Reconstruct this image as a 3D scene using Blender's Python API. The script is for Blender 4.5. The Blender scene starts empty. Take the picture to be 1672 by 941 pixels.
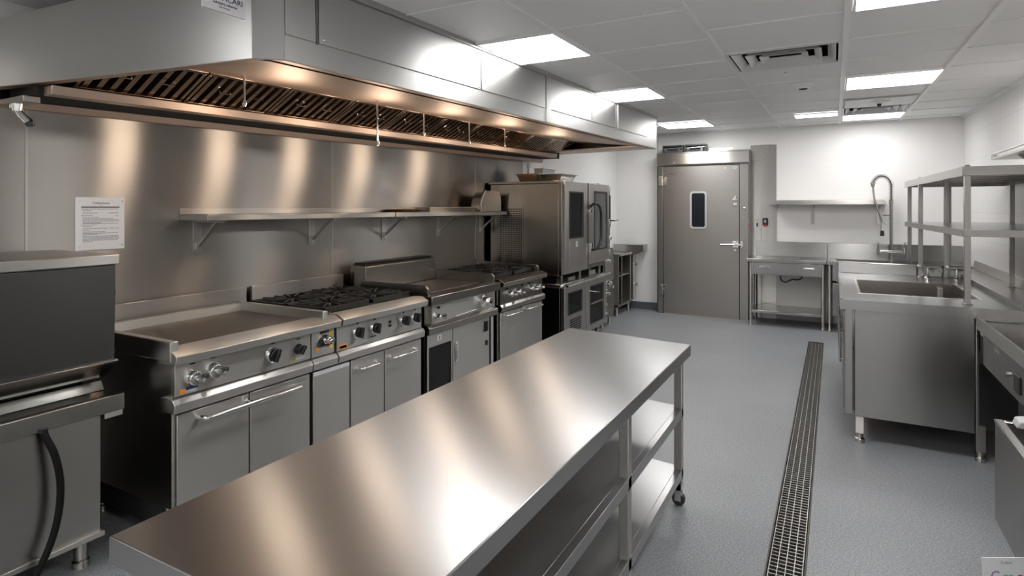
import bpy, math, random
from mathutils import Vector, Matrix
random.seed(7)
sc = bpy.context.scene
COL = sc.collection
PI = math.pi

# ------------------------------------------------------------------ helpers
def smooth_path(P, n=6):
    P = [Vector(p) for p in P]; out = []
    for i in range(len(P)-1):
        a, b, c, d = P[max(i-1,0)], P[i], P[i+1], P[min(i+2,len(P)-1)]
        for k in range(n):
            t = k/n
            out.append(.5*((2*b)+(c-a)*t+(2*a-5*b+4*c-d)*t*t+(3*b-a-3*c+d)*t**3))
    return out + [P[-1]]
class MB:
    def __init__(s): s.v = []; s.f = []; s.m = []
    def add(s, vs, fs, mi=0):
        o = len(s.v); s.v += [tuple(p) for p in vs]
        for f in fs: s.f.append(tuple(o + i for i in f)); s.m.append(mi)
        return s
    def box(s, x0, x1, y0, y1, z0, z1, mi=0):
        x0, x1 = min(x0, x1), max(x0, x1); y0, y1 = min(y0, y1), max(y0, y1); z0, z1 = min(z0, z1), max(z0, z1)
        return s.add([(x0,y0,z0),(x1,y0,z0),(x1,y1,z0),(x0,y1,z0),(x0,y0,z1),(x1,y0,z1),(x1,y1,z1),(x0,y1,z1)],
                     [(0,3,2,1),(4,5,6,7),(0,1,5,4),(1,2,6,5),(2,3,7,6),(3,0,4,7)], mi)
    def bar(s, p, q, w, h, up=(0,0,1), mi=0):
        p = Vector(p); q = Vector(q); d = (q - p).normalized(); u = Vector(up)
        r = d.cross(u)
        if r.length < 1e-4: r = d.cross(Vector((1,0,0)))
        r.normalize(); u = r.cross(d)
        vs = []
        for c in (p, q):
            for a, b in ((-1,-1),(1,-1),(1,1),(-1,1)): vs.append(c + r*a*w/2 + u*b*h/2)
        return s.add(vs, [(0,1,2,3),(7,6,5,4),(0,4,5,1),(1,5,6,2),(2,6,7,3),(3,7,4,0)], mi)
    def prism(s, poly, axis, a, b, mi=0):
        n = len(poly); vs = []
        for t in (a, b):
            for (p, q) in poly:
                vs.append({'x':(t,p,q),'y':(p,t,q),'z':(p,q,t)}[axis])
        fs = [tuple(range(n)), tuple(range(2*n-1, n-1, -1))] + [(i, i+n, (i+1)%n+n, (i+1)%n) for i in range(n)]
        return s.add(vs, fs, mi)
    def tube(s, pts, r, n=10, mi=0, closed=False):
        P = [Vector(p) for p in pts]; N = len(P)
        R = r if isinstance(r, (list, tuple)) else [r]*N
        prev = None; rings = []; vs = []
        for i, p in enumerate(P):
            if closed: t = P[(i+1)%N] - P[i-1]
            else: t = P[min(i+1,N-1)] - P[max(i-1,0)]
            t.normalize()
            if prev is None:
                a = t.orthogonal().normalized()
            else:
                a = (prev - t*prev.dot(t)).normalized()
            prev = a; b = t.cross(a)
            for k in range(n):
                vs.append(p + (a*math.cos(2*PI*k/n) + b*math.sin(2*PI*k/n))*R[i])
        fs = []
        for i in range(N if closed else N-1):
            j = (i+1)%N
            for k in range(n): fs.append((i*n+k, i*n+(k+1)%n, j*n+(k+1)%n, j*n+k))
        if not closed: fs += [tuple(range(n-1,-1,-1)), tuple((N-1)*n+k for k in range(n))]
        return s.add(vs, fs, mi)
    def cyl(s, p, q, r, r2=None, n=20, mi=0):
        return s.tube([p, q], [r, r if r2 is None else r2], n, mi)
    def lathe(s, c, axis, prof, n=24, mi=0):
        c = Vector(c); ax = Vector(axis).normalized(); a = ax.orthogonal().normalized(); b = ax.cross(a)
        vs = []; fs = []; m = len(prof)
        for (r, h) in prof:
            for k in range(n): vs.append(c + ax*h + (a*math.cos(2*PI*k/n)+b*math.sin(2*PI*k/n))*max(r,1e-4))
        for i in range(m-1):
            for k in range(n): fs.append((i*n+k, i*n+(k+1)%n, (i+1)*n+(k+1)%n, (i+1)*n+k))
        fs += [tuple(range(n-1,-1,-1)), tuple((m-1)*n+k for k in range(n))]
        return s.add(vs, fs, mi)
    def xf(s, M):
        s.v = [tuple(M @ Vector(p)) for p in s.v]; return s
    def build(s, name, mats, parent=None, bevel=0, loc=None, local=False, label=None, seg=2):
        M = Matrix.Identity(4)
        if parent is not None: M = WM[parent.name].inverted()
        elif loc is not None: M = Matrix.Translation(Vector(loc)).inverted()
        if local: M = Matrix.Identity(4)
        me = bpy.data.meshes.new(name)
        me.from_pydata([tuple(M @ Vector(p)) for p in s.v], [], s.f)
        mats = mats if isinstance(mats, (list, tuple)) else [mats]
        for m in mats: me.materials.append(m)
        me.polygons.foreach_set('material_index', s.m)
        import bmesh
        bm = bmesh.new(); bm.from_mesh(me); bmesh.ops.recalc_face_normals(bm, faces=bm.faces); bm.to_mesh(me); bm.free()
        me.polygons.foreach_set('use_smooth', [True]*len(me.polygons))
        me.set_sharp_from_angle(angle=math.radians(38))
        me.update()
        o = bpy.data.objects.new(name, me); COL.objects.link(o)
        if parent is not None:
            o.parent = parent; WM[o.name] = WM[parent.name]
        else:
            o.location = loc or (0,0,0); WM[o.name] = Matrix.Translation(Vector(loc or (0,0,0)))
        if bevel:
            b = o.modifiers.new('bevel', 'BEVEL'); b.width = bevel; b.segments = seg; b.limit_method = 'ANGLE'; b.angle_limit = math.radians(40)
        if label: o['label'] = label
        return o
WM = {}
def T(o, label, cat, group=None):
    o['label'] = label; o['category'] = cat
    if group: o['group'] = group
    return o
def thing(name, loc, label, cat, group=None, rot=(0,0,0)):
    o = bpy.data.objects.new(name, None); COL.objects.link(o)
    o.location = loc; o.rotation_euler = rot; o.empty_display_size = .1
    WM[o.name] = Matrix.Translation(Vector(loc)) @ Matrix.Rotation(rot[2],4,'Z') @ Matrix.Rotation(rot[1],4,'Y') @ Matrix.Rotation(rot[0],4,'X')
    return T(o, label, cat, group)
def structure(o): o['kind'] = 'structure'; return o
def text(body, size, M, mat, parent, name='lettering', depth=.0006, align='CENTER', sx=1.0):
    cu = bpy.data.curves.new('t', 'FONT'); cu.body = body; cu.size = size; cu.extrude = depth; cu.align_x = align; cu.align_y = 'CENTER'
    cu.resolution_u = 2
    to = bpy.data.objects.new('t', cu); COL.objects.link(to)
    bpy.context.view_layer.update()
    me = bpy.data.meshes.new_from_object(to.evaluated_get(bpy.context.evaluated_depsgraph_get()))
    bpy.data.objects.remove(to); bpy.data.curves.remove(cu)
    M2 = WM[parent.name].inverted() @ M @ Matrix.Diagonal((sx,1,1,1))
    me.transform(M2); me.materials.clear(); me.materials.append(mat); me.name = name
    o = bpy.data.objects.new(name, me); COL.objects.link(o); o.parent = parent; WM[o.name] = WM[parent.name]
    return o
# frame for writing on a surface that faces +x (text runs along +y... seen from the aisle y grows to the right)
def face_px(x, y, z): return Matrix(((0,0,1,x),(1,0,0,y),(0,1,0,z),(0,0,0,1)))
def face_my(x, y, z): return Matrix(((1,0,0,x),(0,0,-1,y),(0,1,0,z),(0,0,0,1)))

# ------------------------------------------------------------------ materials
def mat(name, col, rough=.5, metal=0, emit=0, **kw):
    m = bpy.data.materials.new(name); m.use_nodes = True
    b = m.node_tree.nodes['Principled BSDF']
    b.inputs['Base Color'].default_value = (*col, 1); b.inputs['Roughness'].default_value = rough; b.inputs['Metallic'].default_value = metal
    if emit:
        b.inputs['Emission Color'].default_value = (*col, 1); b.inputs['Emission Strength'].default_value = emit
    for k, v in kw.items(): b.inputs[k].default_value = v
    return m
def steel(name, col=(.56,.55,.535), rough=.305, aniso=.6, grain='y', var=.0, blotch=.012):
    m = bpy.data.materials.new(name); m.use_nodes = True
    nt = m.node_tree; N = nt.nodes; L = nt.links; b = N['Principled BSDF']
    b.inputs['Metallic'].default_value = 1
    geo = N.new('ShaderNodeNewGeometry')
    # fine brushed grain, stretched along the brushing direction
    mp = N.new('ShaderNodeMapping'); mp.inputs['Scale'].default_value = {'y':(160,1.2,160),'x':(1.2,160,160),'z':(160,160,1.2)}[grain]
    L.new(geo.outputs['Position'], mp.inputs['Vector'])
    no = N.new('ShaderNodeTexNoise'); no.inputs['Scale'].default_value = 1; no.inputs['Detail'].default_value = 2
    L.new(mp.outputs[0], no.inputs['Vector'])
    n2 = N.new('ShaderNodeTexNoise'); n2.inputs['Scale'].default_value = 3.0; n2.inputs['Detail'].default_value = 4
    L.new(geo.outputs['Position'], n2.inputs['Vector'])
    a = N.new('ShaderNodeMath'); a.operation = 'MULTIPLY_ADD'; L.new(no.outputs['Fac'], a.inputs[0]); a.inputs[1].default_value = var; a.inputs[2].default_value = rough - var/2
    a2 = N.new('ShaderNodeMath'); a2.operation = 'MULTIPLY_ADD'; L.new(n2.outputs['Fac'], a2.inputs[0]); a2.inputs[1].default_value = blotch*2; L.new(a.outputs[0], a2.inputs[2])
    a3 = N.new('ShaderNodeMath'); a3.operation = 'SUBTRACT'; L.new(a2.outputs[0], a3.inputs[0]); a3.inputs[1].default_value = blotch
    L.new(a3.outputs[0], b.inputs['Roughness'])
    mx = N.new('ShaderNodeMix'); mx.data_type = 'RGBA'
    mx.inputs['A'].default_value = (*[c*.99 for c in col],1); mx.inputs['B'].default_value = (*[min(1,c*1.01) for c in col],1)
    L.new(no.outputs['Fac'], mx.inputs['Factor']); L.new(mx.outputs['Result'], b.inputs['Base Color'])
    if aniso:
        b.inputs['Anisotropic'].default_value = aniso
        # highlights stretch across the brushing: up the vertical faces, across the tops
        sx = N.new('ShaderNodeSeparateXYZ'); L.new(geo.outputs['Normal'], sx.inputs[0])
        vm = N.new('ShaderNodeVectorMath'); vm.operation = 'SCALE'; L.new(geo.outputs['Normal'], vm.inputs[0]); L.new(sx.outputs['Z'], vm.inputs['Scale'])
        vs = N.new('ShaderNodeVectorMath'); vs.operation = 'SUBTRACT'; vs.inputs[0].default_value = (.02,.0,1); L.new(vm.outputs[0], vs.inputs[1])
        vn = N.new('ShaderNodeVectorMath'); vn.operation = 'NORMALIZE'; L.new(vs.outputs[0], vn.inputs[0])
        L.new(vn.outputs[0], b.inputs['Tangent'])
    return m
ST  = steel('brushed_steel', (.52,.505,.48), .33, .95, blotch=0)
STB = steel('pan_body_steel', (.36,.35,.33), .32, .9, blotch=0)
STK = steel('rack_steel', (.34,.325,.31), .24, .6, blotch=0)
STX = steel('brushed_steel_across', (.47,.455,.435), .24, .6, grain='x', blotch=0)
STW = steel('wall_sheet_steel', (.42,.40,.378), .31, 1.0)
STT = steel('table_top_steel', (.42,.42,.42), .29, .8, blotch=0)
STH = steel('hood_steel', (.43,.43,.422), .36, .6, blotch=.03)
STI = steel('warm_lit_hood_steel', (.50,.40,.335), .50, .2)  # coppery tint paints in warm lamp light reflected on plain steel
STD = steel('darkened_steel', (.11,.11,.11), .30, .8, blotch=0)  # darkened colour stands in for dark reflections, as on the pan lid
STG = steel('griddle_plate', (.25,.215,.185), .42, .2, blotch=.06)
STO = steel('oven_steel', (.29,.272,.25), .24, .7, blotch=0)
STR = steel('door_steel', (.285,.278,.27), .40, .5)
STS = steel('sink_steel', (.335,.33,.325), .22, .8, grain='x', blotch=0)
POL = mat('polished_steel', (.72,.71,.69), .14, 1)
CHR = mat('chrome', (.8,.8,.8), .07, 1)
BLK = mat('black_plastic', (.012,.012,.013), .32)
RUB = mat('black_rubber', (.006,.006,.006), .5, 0, 0, IOR=1.25)
IRON = mat('cast_iron', (.022,.021,.020), .36, .3)
DRK = mat('dark_void', (.006,.006,.006), .8)
SLOT = mat('dark_gap', (.02,.02,.02), .7)
WHT = mat('white_card', (.82,.82,.84), .5)
INK = mat('black_ink', (.03,.03,.04), .6)
GRY = mat('grey_ink', (.28,.28,.30), .6)
BLU = mat('navy_print', (.02,.035,.10), .5)
ORG = mat('orange_print', (.85,.30,.03), .5)
YEL = mat('yellow_print', (.80,.55,.05), .5)
RED = mat('red_plastic', (.55,.04,.02), .4)
GRN = mat('green_print', (.10,.45,.22), .5)
PUR = mat('purple_print', (.30,.14,.45), .5)
PLG = mat('pale_grey_plastic', (.45,.46,.47), .4)
PANEL = mat('light_panel', (1,.985,.97), .5, 0, 10.0)
PANEL2 = mat('dim_light_panel', (1,.985,.97), .5, 0, 6.5)
GRIDM = mat('ceiling_grid', (.86,.86,.86), .4)
DUCT = mat('vent_white_metal', (.66,.66,.67), .4)
COPP = steel('baking_tin', (.50,.34,.21), .35, 0)

def glass(name, col, rough=.05, alpha=None):
    m = mat(name, col, rough); b = m.node_tree.nodes['Principled BSDF']
    b.inputs['IOR'].default_value = 1.16
    return m
GLS = glass('dark_oven_glass', (.012,.013,.014))
GLS2 = glass('grey_oven_glass', (.14,.145,.14), .12)
WGL = glass('dark_window_glass', (.018,.020,.024), .08)

def floor_mat():
    m = bpy.data.materials.new('speckled_resin_floor'); m.use_nodes = True
    nt = m.node_tree; N = nt.nodes; L = nt.links; b = N['Principled BSDF']
    geo = N.new('ShaderNodeNewGeometry')
    n1 = N.new('ShaderNodeTexNoise'); n1.inputs['Scale'].default_value = 120; n1.inputs['Detail'].default_value = 2; L.new(geo.outputs['Position'], n1.inputs['Vector'])
    n2 = N.new('ShaderNodeTexNoise'); n2.inputs['Scale'].default_value = 1.3; n2.inputs['Detail'].default_value = 3; L.new(geo.outputs['Position'], n2.inputs['Vector'])
    r = N.new('ShaderNodeValToRGB'); r.color_ramp.elements[0].position = .36; r.color_ramp.elements[0].color = (.195,.206,.220,1)
    r.color_ramp.elements[1].position = .68; r.color_ramp.elements[1].color = (.37,.384,.40,1); L.new(n1.outputs['Fac'], r.inputs[0])
    mx = N.new('ShaderNodeMix'); mx.data_type = 'RGBA'; mx.blend_type = 'MULTIPLY'; mx.inputs['Factor'].default_value = .25
    L.new(r.outputs[0], mx.inputs['A']); L.new(n2.outputs['Fac'], mx.inputs['B']); L.new(mx.outputs['Result'], b.inputs['Base Color'])
    b.inputs['Roughness'].default_value = .42
    bp = N.new('ShaderNodeBump'); bp.inputs['Strength'].default_value = .35; bp.inputs['Distance'].default_value = .002
    L.new(n1.outputs['Fac'], bp.inputs['Height']); L.new(bp.outputs[0], b.inputs['Normal'])
    return m
FLOOR = floor_mat()
def wall_mat(name, col, rough, tile=None, axis='xz', mortar=.86):
    m = bpy.data.materials.new(name); m.use_nodes = True
    nt = m.node_tree; N = nt.nodes; L = nt.links; b = N['Principled BSDF']
    b.inputs['Roughness'].default_value = rough; b.inputs['Base Color'].default_value = (*col,1)
    if tile:
        geo = N.new('ShaderNodeNewGeometry'); s = N.new('ShaderNodeSeparateXYZ'); L.new(geo.outputs['Position'], s.inputs[0])
        c = N.new('ShaderNodeCombineXYZ'); L.new(s.outputs[axis[0].upper()], c.inputs[0]); L.new(s.outputs[axis[1].upper()], c.inputs[1])
        br = N.new('ShaderNodeTexBrick'); br.offset = 0; br.inputs['Scale'].default_value = 1; br.inputs['Mortar Size'].default_value = .002
        br.inputs['Brick Width'].default_value = tile[0]; br.inputs['Row Height'].default_value = tile[1]; br.inputs['Mortar Smooth'].default_value = .2
        br.inputs['Color1'].default_value = (*col,1); br.inputs['Color2'].default_value = (*col,1); br.inputs['Mortar'].default_value = (*[q*mortar for q in col],1)
        L.new(c.outputs[0], br.inputs['Vector']); L.new(br.outputs['Color'], b.inputs['Base Color'])
    return m
WALL = wall_mat('white_wall', (.84,.835,.825), .45, (.55,.30), 'xz', .95)
WALLR = wall_mat('white_tiled_wall', (.80,.795,.785), .28, (.15,.30), 'yz', .72)
WALLL = wall_mat('white_wall_left', (.84,.84,.83), .5)
CEIL = wall_mat('ceiling_tile', (.84,.84,.845), .55)
BASE = mat('grey_baseboard', (.10,.11,.125), .5)

# ------------------------------------------------------------------ camera
import mathutils
F = 960.0; HV = 340.0; EYE = 1.55; YAW = math.atan(526/F)
cd = bpy.data.cameras.new('camera'); cam = bpy.data.objects.new('camera', cd); COL.objects.link(cam)
cd.sensor_fit = 'HORIZONTAL'; cd.sensor_width = 36; cd.lens = F/1672*36; cd.clip_start = .02
cd.shift_y = -(470.5 - HV)/1672
cam.location = (0,0,EYE); cam.rotation_euler = (PI/2, 0, YAW)
sc.camera = cam
cd.shift_x = 0

K = .02
def CZ(y): return 2.498 + K*y      # the suspended ceiling runs up very slightly to the back

# ================================================================== SETTING
XL, XR, YB, YF = -3.45, 1.40, 9.00, -2.2
# floor with a slot for the drain
DX0, DX1, DY0, DY1 = -.262, -.104, .6, 7.64
b = MB()
b.box(-4, DX0, YF-.3, YB+.6, -.10, 0); b.box(DX1, 2, YF-.3, YB+.6, -.10, 0)
b.box(DX0, DX1, YF-.3, DY0, -.10, 0); b.box(DX0, DX1, DY1, YB+.6, -.10, 0)
structure(b.build('floor', FLOOR))
b = MB()
b.box(XL-.2, XL, YF, 7.17, 0, 2.95)
b.prism([(XL-.2,7.12),(XL,7.12),(-3.0,7.95),(-3.0,8.9),(XL-.2,8.9)],'z',0,2.95)  # diagonal face shaped so this wall stretch catches light from the right
structure(b.build('wall_left', WALLL))
b = MB(); b.box(XL-.2, -2.36, 8.9, 9.2, 0, 2.95); b.box(-2.36, XR+.2, YB, 9.2, 0, 2.95)
structure(b.build('wall_back', WALL))
b = MB(); b.box(XR, XR+.2, YF, YB, 0, 2.95); structure(b.build('wall_right', WALLR))
b = MB(); b.box(XL, XR, YF-.2, YF, 0, 2.95); structure(b.build('wall_front', WALLL))
# ceiling: tiles (with their shallow reveal) and T-bars
b = MB()
gx = [-4.0, -2.80, -2.10, -1.40, -.66, .06, .74, 1.44, 1.6]
def cq(x0, x1, y0, y1, dz0, dz1, mi):
    b.add([(x0,y0,CZ(y0)+dz0),(x1,y0,CZ(y0)+dz0),(x1,y1,CZ(y1)+dz0),(x0,y1,CZ(y1)+dz0),
           (x0,y0,CZ(y0)+dz1),(x1,y0,CZ(y0)+dz1),(x1,y1,CZ(y1)+dz1),(x0,y1,CZ(y1)+dz1)],
          [(0,3,2,1),(4,5,6,7),(0,1,5,4),(1,2,6,5),(2,3,7,6),(3,0,4,7)], mi)
PH_A = [-2.1+.645*k for k in range(19)]           # left columns of tiles
PH_A = [3.05 + .645*k for k in range(-9, 10)]
PH_B = [3.50 + .645*k for k in range(-9, 10)]
HOLES = []      # (x0,x1,y0,y1) left open for vents
def vent_cell(i, y0): HOLES.append((i, y0))
rowsB = sorted(PH_B)
VENT1 = (-.66,.06, PH_B[10], PH_B[11]); VENT2 = (.06,.74, PH_B[15], PH_B[16])
for i in range(len(gx)-1):
    x0, x1 = gx[i], gx[i+1]
    rows = PH_A if x1 <= -.6 else PH_B
    ys = [YF-.1] + [r for r in rows if YF < r < YB] + [YB+.1]
    for y0, y1 in zip(ys, ys[1:]):
        hole = any(abs(x0-h[0])<.01 and abs(y0-h[2])<.01 for h in (VENT1, VENT2))
        if not hole:
            cq(x0, x1, y0, y1, .006, .05, 0)
        if x1 < 1.5: cq(x0, x1, y1-.004, y1+.004, .0, .02, 1)
    if 0 < i: cq(x0-.010, x0+.010, YF-.1, YB, -.004, .02, 1)
cq(-.672,-.648, YF-.1, YB, -.006,.02,1); cq(.046,.078, YF-.1, YB, -.008,.02,1); cq(.724,.756, YF-.1, YB, -.008,.02,1)
cq(XL, -2.2, YF, YB, .3, .34, 0)
structure(b.build('ceiling', [CEIL, GRIDM]))
b = MB(); b.add([(XR-.03,YF,CZ(YF)-.02),(XR,YF,CZ(YF)-.02),(XR,YF,CZ(YF)+.01),(XR-.03,YF,CZ(YF)+.01),
                 (XR-.03,YB,CZ(YB)-.02),(XR,YB,CZ(YB)-.02),(XR,YB,CZ(YB)+.01),(XR-.03,YB,CZ(YB)+.01)],
                [(0,1,2,3),(4,7,6,5),(0,4,5,1),(1,5,6,2),(2,6,7,3),(3,7,4,0)])
structure(b.build('trim_1', GRIDM))
b = MB(); b.box(-3.0, -2.36, 8.885, 8.9, 0, .11); structure(b.build('baseboard_back', BASE))
b = MB(); b.box(-3.0, -2.985, 7.95, 8.9, 0, .11); structure(b.build('baseboard_left', BASE))
# stainless wall sheets behind the cooking line, with joint strips
seams = [-1.2, 1.37, 3.35, 5.45, 6.57]
for k, (y0, y1) in enumerate(zip(seams, seams[1:])):
    b = MB(); b.box(XL+.001, XL+.010, y0+.003, y1-.003, .02, 2.30)
    structure(b.build('trim_%d' % (k+2), STW, bevel=.001))
b = MB()
for y in seams[1:4]: b.box(XL+.001, XL+.014, y-.006, y+.006, .02, 2.25)
structure(b.build('trim_6', ST))
# stainless sheet on the back wall, right of the cold-room door, with a folded top corner
b = MB(); b.box(-1.04, -.707, 8.988, 8.9995, 0, 2.44)
b.box(-1.04, -.90, 8.975, 8.988, .0, 2.28)
b.prism([(-1.04,2.22),(-.90,2.22),(-.76,2.36),(-.76,2.44),(-1.04,2.44)], 'y', 8.94, 8.988)
structure(b.build('trim_7', ST, bevel=.002))

# ---------------------------------------------------------------- floor drain
t = thing('floor_drain', (-.183, 4.1, 0), 'long narrow steel floor drain channel with an open grid cover in the grey floor', 'drain')
b = MB(); b.box(DX0+.001, DX1-.001, DY0, DY1, -.099, -.085); b.box(DX0+.001, DX0+.004, DY0, DY1, -.085, -.02); b.box(DX1-.004, DX1-.001, DY0, DY1, -.085, -.02)
b.build('channel', DRK, t)
RUST = mat('worn_drain_frame', (.10,.085,.075), .5, .6)
b = MB(); b.box(DX0+.001, DX0+.007, DY0+.001, DY1-.001, -.03, .003); b.box(DX1-.007, DX1-.001, DY0+.001, DY1-.001, -.03, .003)
b.box(DX0+.001, DX1-.001, DY1-.012, DY1-.001, -.03, .003); b.box(DX0+.001, DX1-.001, DY0+.001, DY0+.012, -.03, .003)
b.build('frame', RUST, t)
GRATE = mat('drain_grid_steel', (.55,.54,.52), .35, 1)
b = MB()
for k in range(5):
    x = DX0+.014 + k*(DX1-DX0-.028)/4; b.box(x-.0018, x+.0018, DY0+.012, DY1-.012, -.024, 0)
y = DY0+.02
while y < DY1-.02:
    b.box(DX0+.012, DX1-.012, y-.0022, y+.0022, -.022, -.001); y += .030
b.build('grid_cover', GRATE, t)

# ---------------------------------------------------------------- ceiling lights
def light_panel(x0, x1, y0, y1, label, pm=None):
    t = thing('ceiling_light', ((x0+x1)/2, (y0+y1)/2, CZ((y0+y1)/2)), label, 'ceiling light', 'flat square ceiling light panels', rot=(K,0,0))
    w, d = (x1-x0)/2, (y1-y0)/2
    b = MB(); e = .012
    b.box(-w,w,-d,-d+e,-.012,.004); b.box(-w,w,d-e,d,-.012,.004); b.box(-w,-w+e,-d+e,d-e,-.012,.004); b.box(w-e,w,-d+e,d-e,-.012,.004)
    b.build('frame', GRIDM, t, local=True)
    b = MB(); b.box(-w+e,w-e,-d+e,d-e,-.009,.002); b.build('diffuser', pm or PANEL, t, local=True)
light_panel(-1.925,-1.405, 3.055,3.67, 'bright ceiling light panel beside the hood, nearest of three along it')
light_panel(-1.89,-1.405, 5.00,5.62, 'bright ceiling light panel beside the hood, second of three along it')
light_panel(-2.03,-1.405, 7.63,8.22, 'bright ceiling light panel above the steel cold room door')
light_panel(.085,.715, 2.86,3.49, 'bright ceiling light panel cut by the top edge of the photo')
light_panel(.085,.735, 5.45,6.07, 'bright ceiling light panel on the right, over the sink basin')
light_panel(-.42,.045, 7.66,7.98, 'narrow ceiling light panel left of the wide grid bar near the back wall', PANEL2)
light_panel(.085,.72, 8.03,8.58, 'ceiling light panel by the back wall, right behind the small air vent', PANEL2)
light_panel(.085,.72, .25,.88, 'added unseen ceiling light panel behind the photographer on the sink side')  # extra panel out of view, added to light the near area
light_panel(-2.72,-2.115, -.35,.25, 'added unseen ceiling light panel behind the photographer on the hood side')  # added out of view to put a bright reflection on the hood end

light_panel(-1.9,-1.405,-1.5,-.9,'added unseen ceiling light panel far behind the photographer on the hood side')  # added out of view to brighten the front wall and hood end
light_panel(.085,.72,-1.5,-.9,'added unseen ceiling light panel far behind the photographer on the sink side')  # second far panel, unseen, added as fill for the front wall
# ---------------------------------------------------------------- ceiling vents
def vent(x0, x1, y0, y1, label):
    t = thing('ceiling_vent', ((x0+x1)/2, (y0+y1)/2, CZ((y0+y1)/2)), label, 'air vent', None, rot=(K,0,0))
    w, d = (x1-x0)/2, (y1-y0)/2
    b = MB(); e = .022
    b.box(-w,w,-d,-d+e,-.006,.008); b.box(-w,w,d-e,d,-.006,.008); b.box(-w,-w+e,-d+e,d-e,-.006,.008); b.box(w-e,w,-d+e,d-e,-.006,.008)
    b.build('frame', DUCT, t, local=True, bevel=.002)
    b = MB(); b.box(-w,w,-d,d,.12,.13); b.box(-w,-w+.004,-d,d,.0,.12); b.box(w-.004,w,-d,d,0,.12); b.box(-w,w,-d,-d+.004,0,.12); b.box(-w,w,d-.004,d,0,.12)
    b.build('plenum', DRK, t, local=True)
    for k in range(3):
        s1 = .90 - .235*k; s0 = s1 - .13
        z1, z0 = -.006, .026
        b = MB(); vs = []
        for s, z in ((s1,z1),(s0,z0)):
            for a, c in ((-1,-1),(1,-1),(1,1),(-1,1)): vs.append((a*w*s, c*d*s, z))
        vi = [(p[0]*.985, p[1]*.985, p[2]+.006) for p in vs]
        b.add(vs + vi, [(0,1,5,4),(1,2,6,5),(2,3,7,6),(3,0,4,7),(9,8,12,13),(10,9,13,14),(11,10,14,15),(8,11,15,12),(0,8,9,1),(1,9,10,2),(2,10,11,3),(3,11,8,0),(4,5,13,12),(5,6,14,13),(6,7,15,14),(7,4,12,15)])
        b.build('louvre', DUCT, t, local=True)
vent(-.648,.046, VENT1[2]+.005, VENT1[3]-.005, 'large square ceiling air vent with stepped louvres, nearest the camera')
vent(.078,.724, VENT2[2]+.005, VENT2[3]-.005, 'small far ceiling air vent just in front of the back light panel')
y = (PH_B[14]+PH_B[15])/2
t = thing('ceiling_access_plate', (.40, y, CZ(y)-.001), 'shallow white ceiling plate with a small sensor, before the far air vent', 'ceiling plate', rot=(K,0,0))
b = MB(); b.prism([(-.30,-.012),(.30,-.012),(.31,0),(-.31,0)], 'y', -.29, .29); b.build('plate', DUCT, t, local=True)
b = MB(); b.lathe((0,-.05,-.012),(0,0,-1),[(.10,0),(.08,.012),(.03,.02)]); b.build('dish', GRIDM, t, local=True)
b = MB(); b.lathe((0,-.05,-.03),(0,0,-1),[(.02,0),(.018,.02),(.01,.028)]); b.build('sensor', SLOT, t, local=True)
t = thing('smoke_detector', (-.235, 5.66, CZ(5.66)), 'round white smoke detector on a ceiling tile behind the large vent', 'smoke detector')
b = MB(); b.lathe((-.235,5.66,CZ(5.66)+.006),(0,0,-1),[(.088,0),(.088,.012),(.080,.02),(.06,.022)]); b.build('base', GRIDM, t)
b = MB(); b.lathe((-.235,5.66,CZ(5.66)-.016),(0,0,-1),[(.058,0),(.055,.010),(.04,.016),(.012,.017)]); b.build('sensor_head', GRIDM, t)
b = MB(); b.lathe((-.235,5.66,CZ(5.66)-.030),(0,0,-1),[(.036,0),(.034,.006),(.02,.007)]); b.build('sensor_grille', SLOT, t)
b = MB(); b.lathe((-.33,5.0,CZ(5.0)+.008),(0,0,-1),[(.010,0),(.010,.01),(.004,.014),(.004,.022),(.009,.024),(.009,.026)],12)
T(b.build('sprinkler', CHR, loc=(-.33,5.0,CZ(5.0))), 'tiny chrome sprinkler head on the tile between vent and smoke detector', 'sprinkler')

# ================================================================== HOOD
HL = 5.46
hood = thing('extractor_hood', (-1.965, 1.57, 2.152), 'huge stainless steel extractor hood over the whole cooking line', 'extractor hood', rot=(.0205,0,-.018))
HB = -1.47   # back of the hood in its own frame
b = MB(); c = .085
b.prism([(-.02,c),(0,c),(0,HL),(-.02,HL)], 'z', 0, .405)              # front
NX, NY = HB-.02, -.44
def ny(x): return (x+c)/(NX+c)*NY           # plan line of the skewed near end
b.add([(-c,0,0),(NX,NY,-.055),(NX,NY,.235),(-c,0,.405),(-c,.02,0),(NX,NY+.02,-.055),(NX,NY+.02,.235),(-c,.02,.405)],
      [(0,1,2,3),(4,7,6,5),(0,4,5,1),(1,5,6,2),(2,6,7,3),(3,7,4,0)])    # near end
b.add([(-.03,c,.40),(-c,.01,.40),(NX,NY+.01,.23),(NX,.4,.40),(NX,.4,.39),(NX,NY+.01,.22),(-c,.01,.39),(-.03,c,.39)],[(0,1,2,3),(4,5,6,7)])
b.prism([(0,HL-.02),(HB,HL-.02),(HB,HL),(0,HL)], 'z', 0, .405)            # far end
b.box(HB, HB+.01, 0, HL, .0, .40)
b.build('canopy_skin', STH, hood, local=True, bevel=.0025)
b = MB(); b.prism([(0,c),(-c,0),(-c,.02),(-.02,c)], 'z', 0, .405); b.build('corner_panel', STH, hood, local=True, bevel=.0025)
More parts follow.
